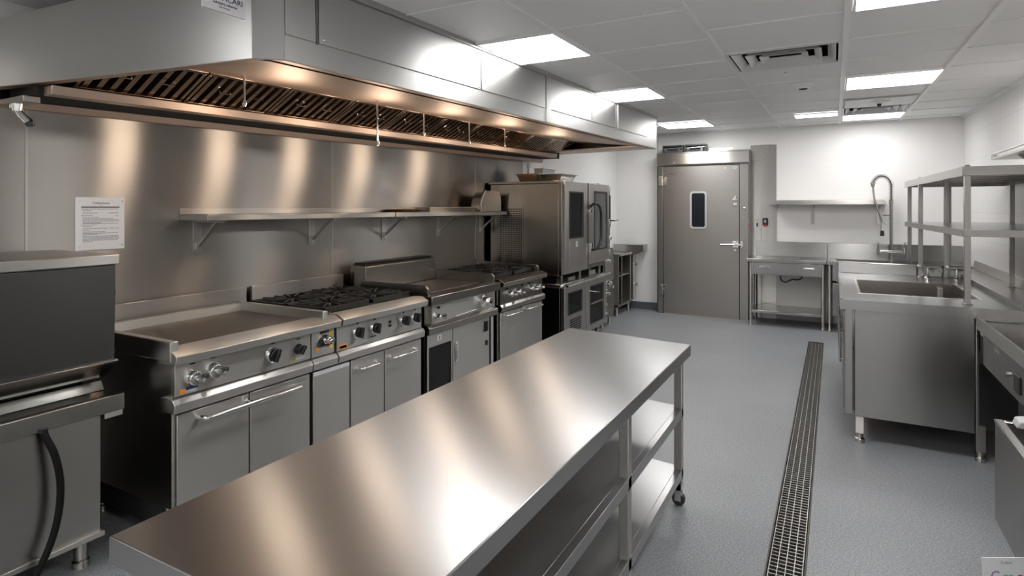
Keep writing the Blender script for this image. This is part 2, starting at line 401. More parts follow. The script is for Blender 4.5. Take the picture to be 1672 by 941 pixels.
# folded lip round the bottom edge
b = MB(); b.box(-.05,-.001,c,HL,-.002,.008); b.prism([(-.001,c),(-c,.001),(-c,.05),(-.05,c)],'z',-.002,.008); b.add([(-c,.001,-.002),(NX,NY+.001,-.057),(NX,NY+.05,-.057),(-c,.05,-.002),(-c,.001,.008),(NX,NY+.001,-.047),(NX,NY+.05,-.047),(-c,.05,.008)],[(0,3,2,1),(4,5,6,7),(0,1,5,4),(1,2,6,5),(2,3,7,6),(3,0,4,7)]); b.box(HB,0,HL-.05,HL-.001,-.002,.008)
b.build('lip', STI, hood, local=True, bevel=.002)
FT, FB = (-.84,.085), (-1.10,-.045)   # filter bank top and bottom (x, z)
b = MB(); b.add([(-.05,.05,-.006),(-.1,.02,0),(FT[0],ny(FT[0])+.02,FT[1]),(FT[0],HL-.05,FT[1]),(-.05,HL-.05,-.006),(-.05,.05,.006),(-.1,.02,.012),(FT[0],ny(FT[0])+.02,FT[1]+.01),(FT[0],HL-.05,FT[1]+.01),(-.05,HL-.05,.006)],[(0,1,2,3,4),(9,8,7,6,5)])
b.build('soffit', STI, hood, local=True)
# sloped end pieces
b = MB()
b.prism([(-.05,0),(FT[0],FT[1]),(FB[0],FB[1]),(HB,FB[1]),(HB,.2),(-.05,.2)], 'y', HL-.55, HL-.52)
b.build('end_plate', STI, hood, local=True)
b = MB()
b.prism([(-.05,-.006),(HB,-.02),(HB,-.008),(-.05,.006)], 'y', HL-.52, HL-.05)
b.build('end_soffit', STI, hood, local=True)
# access panels and joints on the aisle face
FP = mat('panel_joint', (.16,.16,.16), .5, 1)
ys = [(.09,.245),(.265,1.555),(1.565,2.46),(2.55,3.38),(3.39,3.98),(4.08,5.05)]
for k, (y0, y1) in enumerate(ys):
    b = MB(); b.box(0, .006, y0, y1, .105, .345)
    b.build('access_panel', STH, hood, local=True, bevel=.002)
for y in (.255, 2.505, 4.03):
    b = MB(); b.box(.0, .004, y-.006, y+.006, .10, .35); b.build('joint_strip', FP, hood, local=True)
b = MB(); b.box(0,.012,c,HL,.352,.405); b.build('top_flange', STH, hood, local=True, bevel=.002)
b = MB(); b.box(0,.010,2.47,2.545,.0,.352); b.build('cover_strip', STH, hood, local=True, bevel=.002)
b = MB()
for y, z in ((.10,.115),(.285,.125),(.285,.33),(1.53,.33),(1.53,.12)): b.lathe((.006,y,z),(1,0,0),[(.006,0),(.006,.003),(.003,.005)],10)
b.build('screws', CHR, hood, local=True)
# baffle filters: each a framed rack of slanted U-channels
nF = 10; y0 = -.195; wF = (HL-.53+.195)/nF
ux = Vector((FB[0]-FT[0], 0, FB[1]-FT[1])); Lf = ux.length; ux.normalize(); nz = Vector((ux.z,0,-ux.x))
if nz.z > 0: nz = -nz
BAF = mat('warm_lit_baffle_steel', (.58,.46,.37), .20, 1)  # copper tint puts the warm under-hood glow into plain steel
for k in range(nF):
    ya = y0 + k*wF; yb = ya + wF - .012
    fr = MB()
    def P(s, y, h): return Vector((FT[0],y,FT[1])) + ux*s + nz*h
    def slab(mb, s0, s1, ya_, yb_, h0, h1):
        vs = [P(s,y,h) for h in (h0,h1) for (s,y) in ((s0,ya_),(s1,ya_),(s1,yb_),(s0,yb_))]
        mb.add(vs, [(0,3,2,1),(4,5,6,7),(0,1,5,4),(1,2,6,5),(2,3,7,6),(3,0,4,7)])
    slab(fr, 0, .018, ya, yb, -.03, .004); slab(fr, Lf-.018, Lf, ya, yb, -.03, .004); slab(fr, .018, Lf-.018, ya, ya+.016, -.03, .004); slab(fr, .018, Lf-.018, yb-.016, yb, -.03, .004)
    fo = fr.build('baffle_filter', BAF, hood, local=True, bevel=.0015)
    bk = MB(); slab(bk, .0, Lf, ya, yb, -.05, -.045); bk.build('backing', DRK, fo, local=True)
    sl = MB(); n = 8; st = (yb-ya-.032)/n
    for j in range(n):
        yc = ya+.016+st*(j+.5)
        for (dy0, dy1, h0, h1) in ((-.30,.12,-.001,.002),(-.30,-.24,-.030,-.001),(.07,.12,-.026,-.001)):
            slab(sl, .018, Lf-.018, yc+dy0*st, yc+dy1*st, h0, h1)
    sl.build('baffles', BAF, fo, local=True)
    for yy in (ya+wF*.3, ya+wF*.7):
        hd = MB(); hd.tube([P(Lf*.45,yy-.03,.003),P(Lf*.45,yy-.03,.02),P(Lf*.45,yy+.03,.02),P(Lf*.45,yy+.03,.003)], .0025, 6)
        hd.build('filter_handle', POL, fo, local=True)
# grease gutter below the filters and rear rail
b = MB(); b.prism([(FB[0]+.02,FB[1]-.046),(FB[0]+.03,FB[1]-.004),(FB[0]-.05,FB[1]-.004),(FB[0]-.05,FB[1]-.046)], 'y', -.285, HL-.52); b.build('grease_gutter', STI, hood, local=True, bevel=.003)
b = MB(); b.box(HB+.05, FB[0]-.05, -.31, HL-.3, FB[1]-.042, .1); b.build('plenum_underside', DRK, hood, local=True)  # near-black colour paints the shade in the gap behind the gutter
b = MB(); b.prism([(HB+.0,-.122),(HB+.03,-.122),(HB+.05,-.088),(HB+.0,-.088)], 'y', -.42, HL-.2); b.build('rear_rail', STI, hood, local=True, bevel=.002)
# fire-suppression drop pipes
for (x, y, z0, z1) in ((-.72,.42,-.055,.09),(-.62,1.30,-.20,.10),(-.78,1.98,-.07,.10),(-.80,2.62,-.08,.11),(-.85,3.3,-.06,.10)):
    b = MB(); b.cyl((x,y,z1),(x,y,z0),.006,n=10); b.lathe((x,y,z1),(0,0,-1),[(.014,0),(.014,.012),(.008,.016)],12); b.cyl((x,y,z0),(x,y,z0-.012),.010,.013,12)
    b.cyl((x,y,z0-.012),(x,y,z0-.03),.012,.006,12); b.build('drop_pipe', POL, hood, local=True)
# nozzle on an arm at the near end of the hood
t = thing('hood_spray_nozzle', (-3.27,1.25,1.93), 'small chrome spray nozzle on a bracket at the near left end under the hood', 'nozzle')
b = MB(); b.box(-3.365,-3.13,1.235,1.30,2.022,2.048); b.build('bracket', ST, t, bevel=.002)
b = MB(); b.cyl((-3.25,1.26,2.03),(-3.25,1.26,1.99),.024,.019); b.tube([(-3.25,1.26,2.0),(-3.24,1.27,1.975),(-3.22,1.28,1.955),(-3.205,1.29,1.938)],[.013,.015,.016,.018],12); b.cyl((-3.28,1.255,2.03),(-3.28,1.255,2.005),.012); b.build('nozzle_body', CHR, t)
b = MB(); b.cyl((-3.205,1.29,1.938),(-3.202,1.292,1.924),.020,.016); b.build('nozzle_tip', BLK, t)

# hanging sign at the end of the hood
t = thing('hanging_sign', (-2.0,1.30,2.28), 'white sign with navy print hanging at the near hood corner, cut by the photo top', 'sign')
b = MB(); b.box(-2.006,-2.0,1.325,1.50,2.280,2.47); b.build('board', WHT, t)
text('RIDVACARI', .030, face_px(-1.9993,1.413,2.333), BLU, t, 'heading')
text('Subeparq subarets', .0135, face_px(-1.9993,1.415,2.312), BLU, t)
text('for recrely', .010, face_px(-1.9993,1.412,2.298), GRY, t)
b = MB(); b.cyl((-2.003,1.35,2.468),(-2.003,1.35,CZ(1.35)+.007),.0015,n=6); b.cyl((-2.003,1.475,2.468),(-2.003,1.475,CZ(1.475)+.007),.0015,n=6); b.build('wire', POL, t)
# ================================================================== COOKING LINE
def feet(t, pts, h, r=.022, name='leg', m=None):
    for (x, y) in pts:
        b = MB(); b.cyl((x,y,h),(x,y,.035),r,n=14); b.lathe((x,y,.035),(0,0,-1),[(r*.7,0),(r*1.25,.008),(r*1.3,.035)],16)
        b.build(name, m or ST, t)
def sticker(t, x, y0, y1, z0, z1, m, name='sticker', th=.0008):
    b = MB(); b.box(x, x+th, y0, y1, z0, z1); return b.build(name, m, t)
def round_knob(t, x, y, z, r=.036, m=BLK, bez=CHR, ang=.3):
    b = MB(); b.lathe((x,y,z),(1,0,0),[(r*1.12,0),(r*1.12,.006),(r,.010),(r*.95,.012)],24); k = b.build('knob_bezel', bez, t)
    b = MB(); b.lathe((x+.010,y,z),(1,0,0),[(r*.92,0),(r*.88,.016),(r*.80,.020),(r*.2,.021)],24)
    ca, sa = math.cos(ang), math.sin(ang)
    g = MB(); g.prism([(-r*.95,-.009),(r*.95,-.009),(r*.95,.009),(-r*.95,.009)],'x',.018,.040)
    g.xf(Matrix.Translation((x+.010,y,z)) @ Matrix.Rotation(ang,4,'X')); b.add(g.v, g.f)
    return b.build('knob', m, t, bevel=.0025)
def valve_knob(t, x, y, z, r=.040):
    b = MB(); b.lathe((x,y,z),(1,0,0),[(r,0),(r,.010),(r*.92,.014),(r*.92,.030),(r*.80,.036),(r*.3,.037)],24); b.build('knob', CHR, t, bevel=.001)
    b = MB(); b.cyl((x+.034,y+.006,z-.004),(x+.075,y+.012,z-.006),.013,.011,16); b.cyl((x+.074,y+.012,z-.006),(x+.078,y+.012,z-.006),.007,n=12); b.build('spindle', POL, t)
    b = MB(); b.cyl((x+.030,y+.020,z+.004),(x+.058,y+.040,z+.004),.008,.010,12); b.build('pointer', BLK, t)
def bar_handle(t, x, y0, y1, z, out=.055, r=.011, par=None):
    b = MB(); e = .03
    b.tube([(x,y0,z),(x+out*.6,y0,z),(x+out*.9,y0+e*.3,z),(x+out,y0+e,z),(x+out,y1-e,z),(x+out*.9,y1-e*.3,z),(x+out*.6,y1,z),(x,y1,z)], r, 12)
    b.lathe((x,y0,z),(1,0,0),[(r*1.6,0),(r*1.6,.005)],14); b.lathe((x,y1,z),(1,0,0),[(r*1.6,0),(r*1.6,.005)],14)
    return b.build('handle', POL, par or t)
BULL = [(-2.68,.912),(-2.60,.916),(-2.545,.888),(-2.556,.850),(-2.60,.845),(-2.68,.845)]
LEDGE = [(-2.68,.690),(-2.590,.690),(-2.570,.668),(-2.576,.628),(-2.68,.622)]

# ---- left unit: tilting pan with a big dark lid
t = thing('tilting_pan', (-3.08,.70,0), 'stainless tilting pan at the left edge with a big closed dark lid', 'tilting pan')
b = MB(); b.box(-3.38,-2.80,.02,1.385,.14,.665); b.build('body', STB, t, bevel=.004)
b = MB(); b.box(-2.806,-2.782,.02,1.393,.128,.150); b.box(-3.38,-2.806,.02,1.393,.128,.140); b.build('base_rail', ST, t, bevel=.002)
b = MB()
b.prism([(-2.99,.652),(-2.785,.652),(-2.785,.724),(-2.805,.727),(-2.86,.712),(-2.95,.712),(-2.975,.755),(-2.99,.755)],'y',.0,1.475)
b.build('drip_tray', STX, t, bevel=.003)
b = MB(); b.box(-2.96,-2.79,1.395,1.47,.628,.652); b.build('tray_bracket', ST, t, bevel=.002)
b = MB(); b.box(-3.36,-2.99,.03,1.40,.664,.755); b.build('pan_rim', STD, t, bevel=.002)
b = MB(); b.box(-3.34,-3.0,.05,1.385,.755,.765); b.build('pan_dark_opening', DRK, t)  # near-black slab paints the shade inside the pan opening
b = MB()
b.prism([(-3.36,.79),(-2.92,.79),(-2.825,.868),(-2.815,1.300),(-3.36,1.300)],'y',.0,1.455); b.build('lid', STD, t, bevel=.006)
b = MB(); b.box(-3.375,-2.800,-.005,1.463,1.300,1.345); b.build('lid_cap', ST, t, bevel=.005)
b = MB(); b.prism([(-2.925,.782),(-2.815,.862),(-2.808,.872),(-2.822,.876),(-2.93,.795)],'y',0,1.462); b.build('lid_edge', POL, t, bevel=.001)
b = MB()
for z in (1.16,.90): b.box(-2.86,-2.845,1.455,1.468,z,z+.02)
b.build('lid_stop', BLK, t)
feet(t, [(-2.86,1.335),(-3.30,1.335),(-2.86,.1),(-3.30,.1)], .13, .026)
b = MB(); b.tube(smooth_path([(-2.785,1.165,.660),(-2.775,1.170,.63),(-2.752,1.190,.56),(-2.742,1.205,.46),(-2.742,1.205,.36),(-2.745,1.19,.26),(-2.748,1.155,.16),(-2.752,1.10,.07),(-2.78,1.03,.018),(-2.85,.95,.014)]), .0135, 12); h = b.build('hose', RUB, t)
b = MB(); b.cyl((-2.787,1.165,.652),(-2.785,1.165,.668),.018,n=14); b.build('hose_clamp', BLK, h)
# dark blue-grey pedestal low in the gap behind it
t = thing('waste_pipe', (-3.15,1.50,0), 'short dark waste pipe standing in the gap beside the tilting pan', 'pipe')
b = MB(); b.cyl((-3.15,1.50,0),(-3.15,1.50,.20),.035,n=16); b.build('pipe', STD, t)
b = MB(); b.lathe((-3.15,1.50,.20),(0,0,1),[(.05,0),(.05,.02),(.03,.03)],16); b.build('cap', BLK, t)

def range_base(name, y0, y1, label, m=ST, z0=.18, back=-3.40):
    t = thing(name, (-3.0,(y0+y1)/2,0), label, name.split('_')[-1] if name!='range' else 'range')
    b = MB(); b.box(back,-2.625,y0+.012,y1-.004,z0,.86); b.build('body', m, t, bevel=.003)
    b = MB(); b.box(back+.02,-2.72,y0+.03,y1-.03,.06,z0); b.build('plinth', DRK, t)
    feet(t, [(-2.72,y0+.06),(-2.72,y1-.06),(-3.3,y0+.06),(-3.3,y1-.06)], z0, .024)
    return t
# ---- flat griddle range, nearest
t = range_base('griddle_range', 1.58, 2.380, 'stainless range with a wide flat griddle plate, nearest of the cooking line, two doors below')
t['category'] = 'range'
b = MB(); b.prism(BULL,'y',1.565,2.562); b.build('front_rail', ST, t, bevel=.003)
b = MB(); b.box(-2.625,-2.600,1.590,2.372,.696,.846); b.build('control_panel', ST, t, bevel=.002)
b = MB(); b.prism(LEDGE,'y',1.572,2.366); b.build('lower_rail', ST, t, bevel=.003)
b = MB(); b.box(-3.30,-2.665,1.60,2.455,.862,.900); b.build('griddle_plate', STG, t, bevel=.002)
b = MB(); b.box(-2.665,-2.645,1.60,2.455,.862,.892); b.build('grease_channel', SLOT, t)
b = MB(); b.box(-3.36,-2.585,1.560,1.598,.862,.952); b.build('side_guard', ST, t, bevel=.004)
b = MB(); b.box(-3.36,-2.585,2.452,2.486,.862,.952); b.build('side_guard', ST, t, bevel=.004)
b = MB(); b.prism([(-3.36,.862),(-3.30,.862),(-3.31,.945),(-3.36,.945)],'y',1.598,2.452); b.build('rear_guard', ST, t, bevel=.002)
b = MB(); b.box(-3.42,-3.395,1.55,2.56,.86,1.030); b.build('splashback', STW, t, bevel=.004)
for y0, y1, hy in ((1.60,1.972,(1.70,1.970)),(1.980,2.366,(1.984,2.255))):
    b = MB(); b.box(-2.628,-2.600,y0,y1,.185,.612); d = b.build('door', ST, t, bevel=.003)
b = MB(); b.tube([(-2.60,1.705,.575),(-2.56,1.705,.575),(-2.548,1.715,.575),(-2.545,1.735,.575),(-2.545,2.235,.575),(-2.548,2.255,.575),(-2.56,2.262,.575),(-2.60,2.262,.575)],.0125,12)
for y in (1.975,1.990): b.lathe((-2.545,y-.006,.575),(0,1,0),[(.0145,0),(.0145,.010)],14)
b.cyl((-2.60,1.965,.575),(-2.545,1.965,.575),.009,n=10); b.build('handle', POL, t)
valve_knob(t, -2.60, 1.672, .768, .036); valve_knob(t, -2.60, 1.775, .775, .038)
round_knob(t, -2.60, 2.115, .775, .036, ang=1.2)
round_knob(t, -2.60, 2.285, .770, .026, bez=BLK, ang=.9)
b = MB()
for y, z in ((1.672,.832),(1.775,.838),(2.115,.835),(2.285,.826)): b.box(-2.6005,-2.5985,y-.013,y+.013,z-.003,z+.003)
b.build('dial_mark', BLK, t)
sticker(t,-2.6,1.612,1.642,.704,.724,ORG); sticker(t,-2.6,1.642,1.70,.716,.730,BLU); sticker(t,-2.6,1.642,1.70,.704,.716,PLG)
sticker(t,-2.6,2.235,2.27,.712,.724,YEL); sticker(t,-2.6,2.272,2.33,.714,.722,PLG); sticker(t,-2.6,2.240,2.262,.715,.721,INK)

# ---- narrow control section between griddle and burners
t = thing('control_column', (-3.0,2.48,0), 'narrow stainless control section with warning stickers between griddle range and black burners', 'control unit')
b = MB(); b.box(-3.38,-2.625,2.384,2.56,.69,.845); b.build('body', ST, t)
b = MB(); b.box(-2.625,-2.600,2.380,2.552,.696,.846); b.build('control_panel', ST, t, bevel=.002)
b = MB(); b.prism(LEDGE,'y',2.372,2.558); b.build('lower_rail', ST, t, bevel=.003)
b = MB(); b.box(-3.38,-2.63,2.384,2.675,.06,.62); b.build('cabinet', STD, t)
b = MB(); b.box(-2.628,-2.600,2.392,2.678,.185,.612); b.build('door', ST, t, bevel=.003)
sticker(t,-2.6,2.395,2.676,.588,.610,WHT,'label_strip')
b = MB(); b.prism([(2.43,.752),(2.52,.752),(2.525,.79),(2.48,.815),(2.44,.79)],'x',-2.6,-2.585); b.build('switch_plate', BLK, t, bevel=.002)
round_knob(t, -2.585, 2.475, .785, .022, m=CHR, ang=.2)
b = MB(); b.box(-2.586,-2.565,2.490,2.528,.768,.792); b.build('toggle', BLK, t, bevel=.002)
sticker(t,-2.6,2.44,2.51,.822,.836,INK); sticker(t,-2.6,2.512,2.53,.80,.832,YEL); sticker(t,-2.6,2.41,2.436,.728,.746,ORG); sticker(t,-2.6,2.436,2.50,.729,.742,PLG); sticker(t,-2.6,2.485,2.515,.742,.756,RED); sticker(t,-2.6,2.516,2.54,.724,.744,YEL)

# ---- open burner range
def grate(t, cx, cy, w, d, z):
    """one cast-iron trivet with a burner under it"""
    b = MB(); th = .016
    for y in (cy-d/2+th/2, cy+d/2-th/2): b.box(cx-w/2,cx+w/2,y-th/2,y+th/2,z,z+.030)
    for x in (cx-w/2+th/2, cx+w/2-th/2): b.box(x-th/2,x+th/2,cy-d/2,cy+d/2,z,z+.030)
    n = 12
    for k in range(n):
        a = 2*PI*k/n + .13; ca, sa = math.cos(a), math.sin(a)
        R = min((w/2-.01)/max(abs(ca),1e-6), (d/2-.01)/max(abs(sa),1e-6)); r0 = .045 if k % 2 else .062
        b.bar((cx+ca*r0,cy+sa*r0,z+.020),(cx+ca*R,cy+sa*R,z+.024),.013,.030)
    g = b.build('burner_grate', IRON, t, bevel=.002)
    b = MB(); b.lathe((cx,cy,z-.025),(0,0,1),[(.085,0),(.08,.014),(.055,.018)],22); b.lathe((cx,cy,z-.010),(0,0,1),[(.040,0),(.040,.014),(.030,.020),(.006,.022)],18); b.build('burner_head', IRON, g)
    b = MB(); b.cyl((cx,cy,z+.01),(cx,cy,z+.02),.018,n=14); b.build('burner_cap', POL, g)
t = range_base('burner_range', 2.66, 3.405, 'stainless gas range with four black burner grates and four black knobs')
t['category'] = 'range'
b = MB(); b.box(-3.40,-2.64,2.562,3.40,.845,.902); b.build('hob_top', STX, t, bevel=.002)
b = MB(); b.prism(BULL,'y',2.575,3.405); b.build('front_rail', ST, t, bevel=.003)
b = MB(); b.box(-2.66,-2.600,2.572,3.392,.692,.846); b.build('control_panel', ST, t, bevel=.002)
b = MB(); b.prism(LEDGE,'y',2.566,3.398); b.build('lower_rail', ST, t, bevel=.003)
b = MB(); b.box(-3.42,-3.395,2.60,3.43,.86,1.032); b.build('splashback', STW, t, bevel=.004)
for (cx, cy) in ((-2.86,2.765),(-2.86,3.185),(-3.20,2.765),(-3.20,3.185)): grate(t, cx, cy, .325, .405, .915)
for y0, y1 in ((2.690,2.992),(3.000,3.388)):
    b = MB(); b.box(-2.628,-2.600,y0,y1,.185,.612); d = b.build('door', ST, t, bevel=.003)
    bar_handle(t, -2.60, y0+.055, y1-.075, .553, .045, .0095, d)
for y in (2.745,2.90,3.19,3.315): round_knob(t, -2.60, y, .778, .034, ang=1.35)
b = MB()
for y in (2.745,2.90,3.19,3.315): b.lathe((-2.601,y,.833),(1,0,0),[(.006,0),(.006,.005)],10)
b.box(-2.6005,-2.599,2.86,2.915,.722,.729); b.box(-2.6005,-2.598,3.035,3.062,.782,.80); b.box(-2.6005,-2.598,3.035,3.062,.758,.776); b.build('dial_mark', BLK, t)
sticker(t,-2.6,2.585,2.66,.700,.726,ORG); sticker(t,-2.6,2.592,2.652,.704,.720,WHT); sticker(t,-2.6,2.77,2.84,.708,.716,PLG)

# ---- raised griddle on a refrigerated base
t = thing('griddle_unit', (-3.0,3.95,0), 'stainless griddle with tall rear flue on a cabinet with a black mesh grille', 'griddle')
y0, y1 = 3.46, 4.455
b = MB(); b.box(-3.38,-2.63,y0+.01,y1-.01,.62,.87); b.build('body', STO, t, bevel=.003)
b = MB(); b.box(-2.66,-2.552,y0-.005,y1,.835,.905); b.build('front_rail', STO, t, bevel=.006)
b = MB(); b.box(-2.635,-2.600,y0+.06,y1-.02,.690,.832); b.build('control_panel', ST, t, bevel=.003)
b = MB(); b.prism([(-2.68,.70),(-2.60,.690),(-2.575,.668),(-2.58,.62),(-2.68,.61)],'y',y0,y1-.005); b.build('lower_rail', STO, t, bevel=.003)
b = MB(); b.box(-3.20,-2.72,y0+.04,y1-.05,.870,.900); b.build('griddle_plate', STG, t, bevel=.002)
for yy in (y0+.01, y1-.04):
    b = MB(); b.prism([(-3.25,.87),(-2.62,.87),(-2.60,.89),(-2.60,.955),(-2.625,.980),(-3.25,.985)],'y',yy,yy+.020); b.build('side_guard', STO, t, bevel=.003)
b = MB(); b.prism([(-3.38,.87),(-3.22,.87),(-3.22,1.085),(-3.23,1.095),(-3.38,1.095)],'y',y0+.03,y1-.04); b.build('flue', STO, t, bevel=.003)
b = MB(); b.box(-3.37,-3.24,y0+.05,y1-.06,1.095,1.100)
for k in range(40): yy = y0+.06+k*.0217; b.box(-3.365,-3.245,yy,yy+.010,1.098,1.114)
b.build('flue_grille', IRON, t)
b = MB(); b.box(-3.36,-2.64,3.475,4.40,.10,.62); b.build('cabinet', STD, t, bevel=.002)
b = MB(); b.box(-2.64,-2.610,3.475,3.80,.52,.618); b.box(-2.64,-2.61,3.475,3.495,.10,.52); b.box(-2.64,-2.61,3.785,3.80,.10,.52); b.box(-2.64,-2.61,3.495,3.785,.10,.13); b.build('grille_frame', ST, t, bevel=.002)
b = MB(); b.box(-2.638,-2.628,3.495,3.785,.13,.52)
MESH = mat('black_mesh', (.02,.02,.02), .4, .3)
for k in range(24): yy = 3.5+k*.012; b.box(-2.628,-2.622,yy,yy+.005,.13,.52,1)
for k in range(32): zz = .135+k*.012; b.box(-2.628,-2.6215,3.495,3.785,zz,zz+.005,1)
b.build('mesh_grille', [DRK, MESH], t)
b = MB(); b.box(-2.64,-2.608,3.808,4.355,.12,.612); d = b.build('door', ST, t, bevel=.003)
b = MB(); b.box(-2.608,-2.600,3.835,3.865,.34,.50); b.box(-2.600,-2.592,3.842,3.858,.36,.48); b.build('latch', POL, d, bevel=.003)
b = MB(); b.box(-2.608,-2.600,4.27,4.325,.50,.585); b.box(-2.600,-2.59,4.285,4.305,.51,.575); b.build('hinge', BLK, d, bevel=.002)
b = MB(); b.box(-2.608,-2.60,4.29,4.32,.38,.42); b.build('hinge', BLK, d, bevel=.002)
b = MB(); b.box(-2.65,-2.60,4.37,4.41,.10,.61); b.build('corner_post', POL, t, bevel=.002)
sticker(t,-2.610,3.60,3.65,.555,.595,WHT,'badge'); sticker(t,-2.6095,3.615,3.635,.56,.585,GRY,'badge_mark')
valve_knob(t,-2.60,3.585,.742,.022)
b = MB(); b.lathe((-2.6,4.235,.765),(1,0,0),[(.050,0),(.050,.008),(.038,.012),(.034,.075),(.030,.080),(.01,.081)],26); b.build('knob', CHR, t)
b = MB(); b.cyl((-2.52,4.235,.765),(-2.512,4.235,.765),.014,n=14); b.build('knob_centre', BLK, t)
b = MB(); b.lathe((-2.6,3.60,.805),(1,0,0),[(.010,0),(.010,.01)],12); b.build('indicator', BLK, t)
b = MB(); b.cyl((-2.585,3.80,.708),(-2.585,4.10,.716),.004,n=8); b.build('pull_rod', POL, t)
b = MB(); b.box(-3.30,-2.66,3.50,4.38,.02,.10); b.build('plinth', DRK, t)

# ---- far four-burner range
t = range_base('burner_range', 4.505, 5.40, 'far small gas range with black grates, chrome knobs and two doors, before the oven', m=STO)
t['category'] = 'range'
b = MB(); b.box(-3.40,-2.64,4.51,5.39,.845,.902); b.build('hob_top', STX, t, bevel=.002)
b = MB(); b.prism([(p[0],p[1]) for p in BULL],'y',4.505,5.40); b.build('front_rail', STO, t, bevel=.003)
b = MB(); b.box(-2.635,-2.600,4.53,5.385,.672,.846); b.build('control_panel', STO, t, bevel=.002)
b = MB(); b.prism(LEDGE,'y',4.51,5.395); b.build('lower_rail', STO, t, bevel=.003)
b = MB(); b.box(-3.42,-3.395,4.47,5.42,.86,1.02); b.build('splashback', STW, t, bevel=.004)
b = MB(); b.prism([(-3.38,.90),(-2.66,.90),(-2.64,.915),(-2.64,.955),(-2.66,.972),(-3.38,.985)],'y',5.37,5.392); b.build('side_guard', STO, t, bevel=.003)
for (cx, cy) in ((-2.86,4.735),(-2.86,5.155),(-3.20,4.735),(-3.20,5.155)): grate(t, cx, cy, .325, .405, .915)
for y0, y1 in ((4.53,4.945),(4.953,5.38)):
    b = MB(); b.box(-2.628,-2.600,y0,y1,.13,.612); d = b.build('door', ST, t, bevel=.003)
    bar_handle(t, -2.60, y0+.07, y1-.05, .585, .045, .0085, d)
for y in (4.70,4.86,5.13,5.27): valve_knob(t, -2.60, y, .768, .030)
b = MB()
for y in (4.65,4.95,5.10): b.lathe((-2.6,y,.82),(1,0,0),[(.012,0),(.012,.008)],12)
b.build('indicator', BLK, t)
sticker(t,-2.6,5.22,5.30,.690,.706,INK,'label_strip')

# ---- combi oven on a convection oven
t = thing('combi_oven', (-2.96,6.42,.83), 'big stainless combi oven with two glass doors, stacked on the convection oven', 'oven')
y0, y1 = 5.70, 7.14
b = MB(); b.box(-3.40,-2.56,y0,y1,.83,1.815); b.build('body', STO, t, bevel=.006)
b = MB(); b.box(-3.42,-2.55,y0-.008,y1,1.815,1.842); b.build('top_cap', STO, t, bevel=.003)
b = MB(); b.box(-2.56,-2.525,y0,y0+.035,.832,1.83); b.build('corner_post', STO, t, bevel=.003)
b = MB(); b.box(-3.30,-2.98,y0-.004,y0,.92,1.58,0)
for i in range(14):
    for j in range(26):
        xx = -3.275+i*.0205; zz = .945+j*.0235
        b.box(xx,xx+.0115,y0-.0046,y0-.0035,zz,zz+.0125,1)
b.build('vent_grille', [STO, DRK], t)
def glazed(t, y0, y1, z0, z1, wy0, wy1, wz0, wz1, x, gm, hand=None):
    b = MB(); X0, X1 = x-.04, x
    b.box(X0,X1,y0,wy0,z0,z1); b.box(X0,X1,wy1,y1,z0,z1); b.box(X0,X1,wy0,wy1,z0,wz0); b.box(X0,X1,wy0,wy1,wz1,z1)
    d = b.build('door', ST, t, bevel=.002)
    b = MB(); b.box(X0+.004,X0+.03,wy0,wy1,wz0,wz1); b.build('glass', gm, d)
    g = MB(); e = .012
    g.box(X1,X1+.004,wy0-e,wy0+.004,wz0-e,wz1+e); g.box(X1,X1+.004,wy1-.004,wy1+e,wz0-e,wz1+e); g.box(X1,X1+.004,wy0,wy1,wz0-e,wz0+.004); g.box(X1,X1+.004,wy0,wy1,wz1-.004,wz1+e)
    g.build('gasket', BLK, d)
    return d
d = glazed(t, 5.74,6.385,.845,1.835, 5.86,6.24,1.23,1.72, -2.50, GLS)
b = MB()
for zz in (1.34,1.44,1.54): b.box(-2.516,-2.514,5.95,6.12,zz,zz+.006)
b.build('rack_glint', GLS2, d)
sticker(d,-2.50,6.03,6.08,1.12,1.19,PLG,'badge')
d = glazed(t, 6.405,7.11,.90,1.84, 6.60,7.02,1.06,1.74, -2.495, GLS2)
b = MB(); b.tube([(-2.495,6.455,1.565),(-2.455,6.455,1.60),(-2.43,6.50,1.605),(-2.42,6.56,1.57),(-2.415,6.60,1.50),(-2.415,6.60,1.20),(-2.42,6.57,1.12),(-2.435,6.52,1.075),(-2.465,6.47,1.065),(-2.495,6.46,1.075)],.016,12); b.build('handle', BLK, d)
b = MB(); b.box(-2.495,-2.47,6.42,6.47,1.02,1.14); b.box(-2.495,-2.475,6.42,6.45,1.50,1.53); b.build('latch', POL, d, bevel=.003)
b = MB()
for zz in (1.77,1.36,.98): b.box(-2.56,-2.49,7.112,7.14,zz-.05,zz+.05)
b.build('hinge', POL, t, bevel=.004)
b = MB(); b.lathe((-2.62,7.0,1.842),(0,0,1),[(.03,0),(.03,.015),(.02,.02)]); b.build('steam_vent', BLK, t)

t = thing('convection_oven', (-2.96,6.4,0), 'stainless convection oven with two small glass doors under the combi oven', 'oven')
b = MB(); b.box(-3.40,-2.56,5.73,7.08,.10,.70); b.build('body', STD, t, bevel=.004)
b = MB(); b.box(-3.42,-2.54,5.71,7.10,.70,.735); b.build('top_frame', ST, t, bevel=.004)
b = MB()
for yy in (5.78,6.3,6.6,6.95):
    b.box(-2.62,-2.57,yy,yy+.05,.735,.829); b.box(-3.36,-3.3,yy,yy+.05,.735,.829)
b.box(-3.0,-2.66,5.9,7.0,.735,.80,1); b.box(-2.66,-2.60,6.05,6.25,.735,.775); b.box(-2.66,-2.60,6.7,6.9,.735,.79); b.build('stacking_frame', [ST, DRK], t)
b = MB(); b.cyl((-2.475,5.74,.715),(-2.475,7.08,.728),.013,n=12)
for yy in (5.78,6.36,7.03): b.cyl((-2.475,yy,.715),(-2.56,yy,.715),.010,n=10)
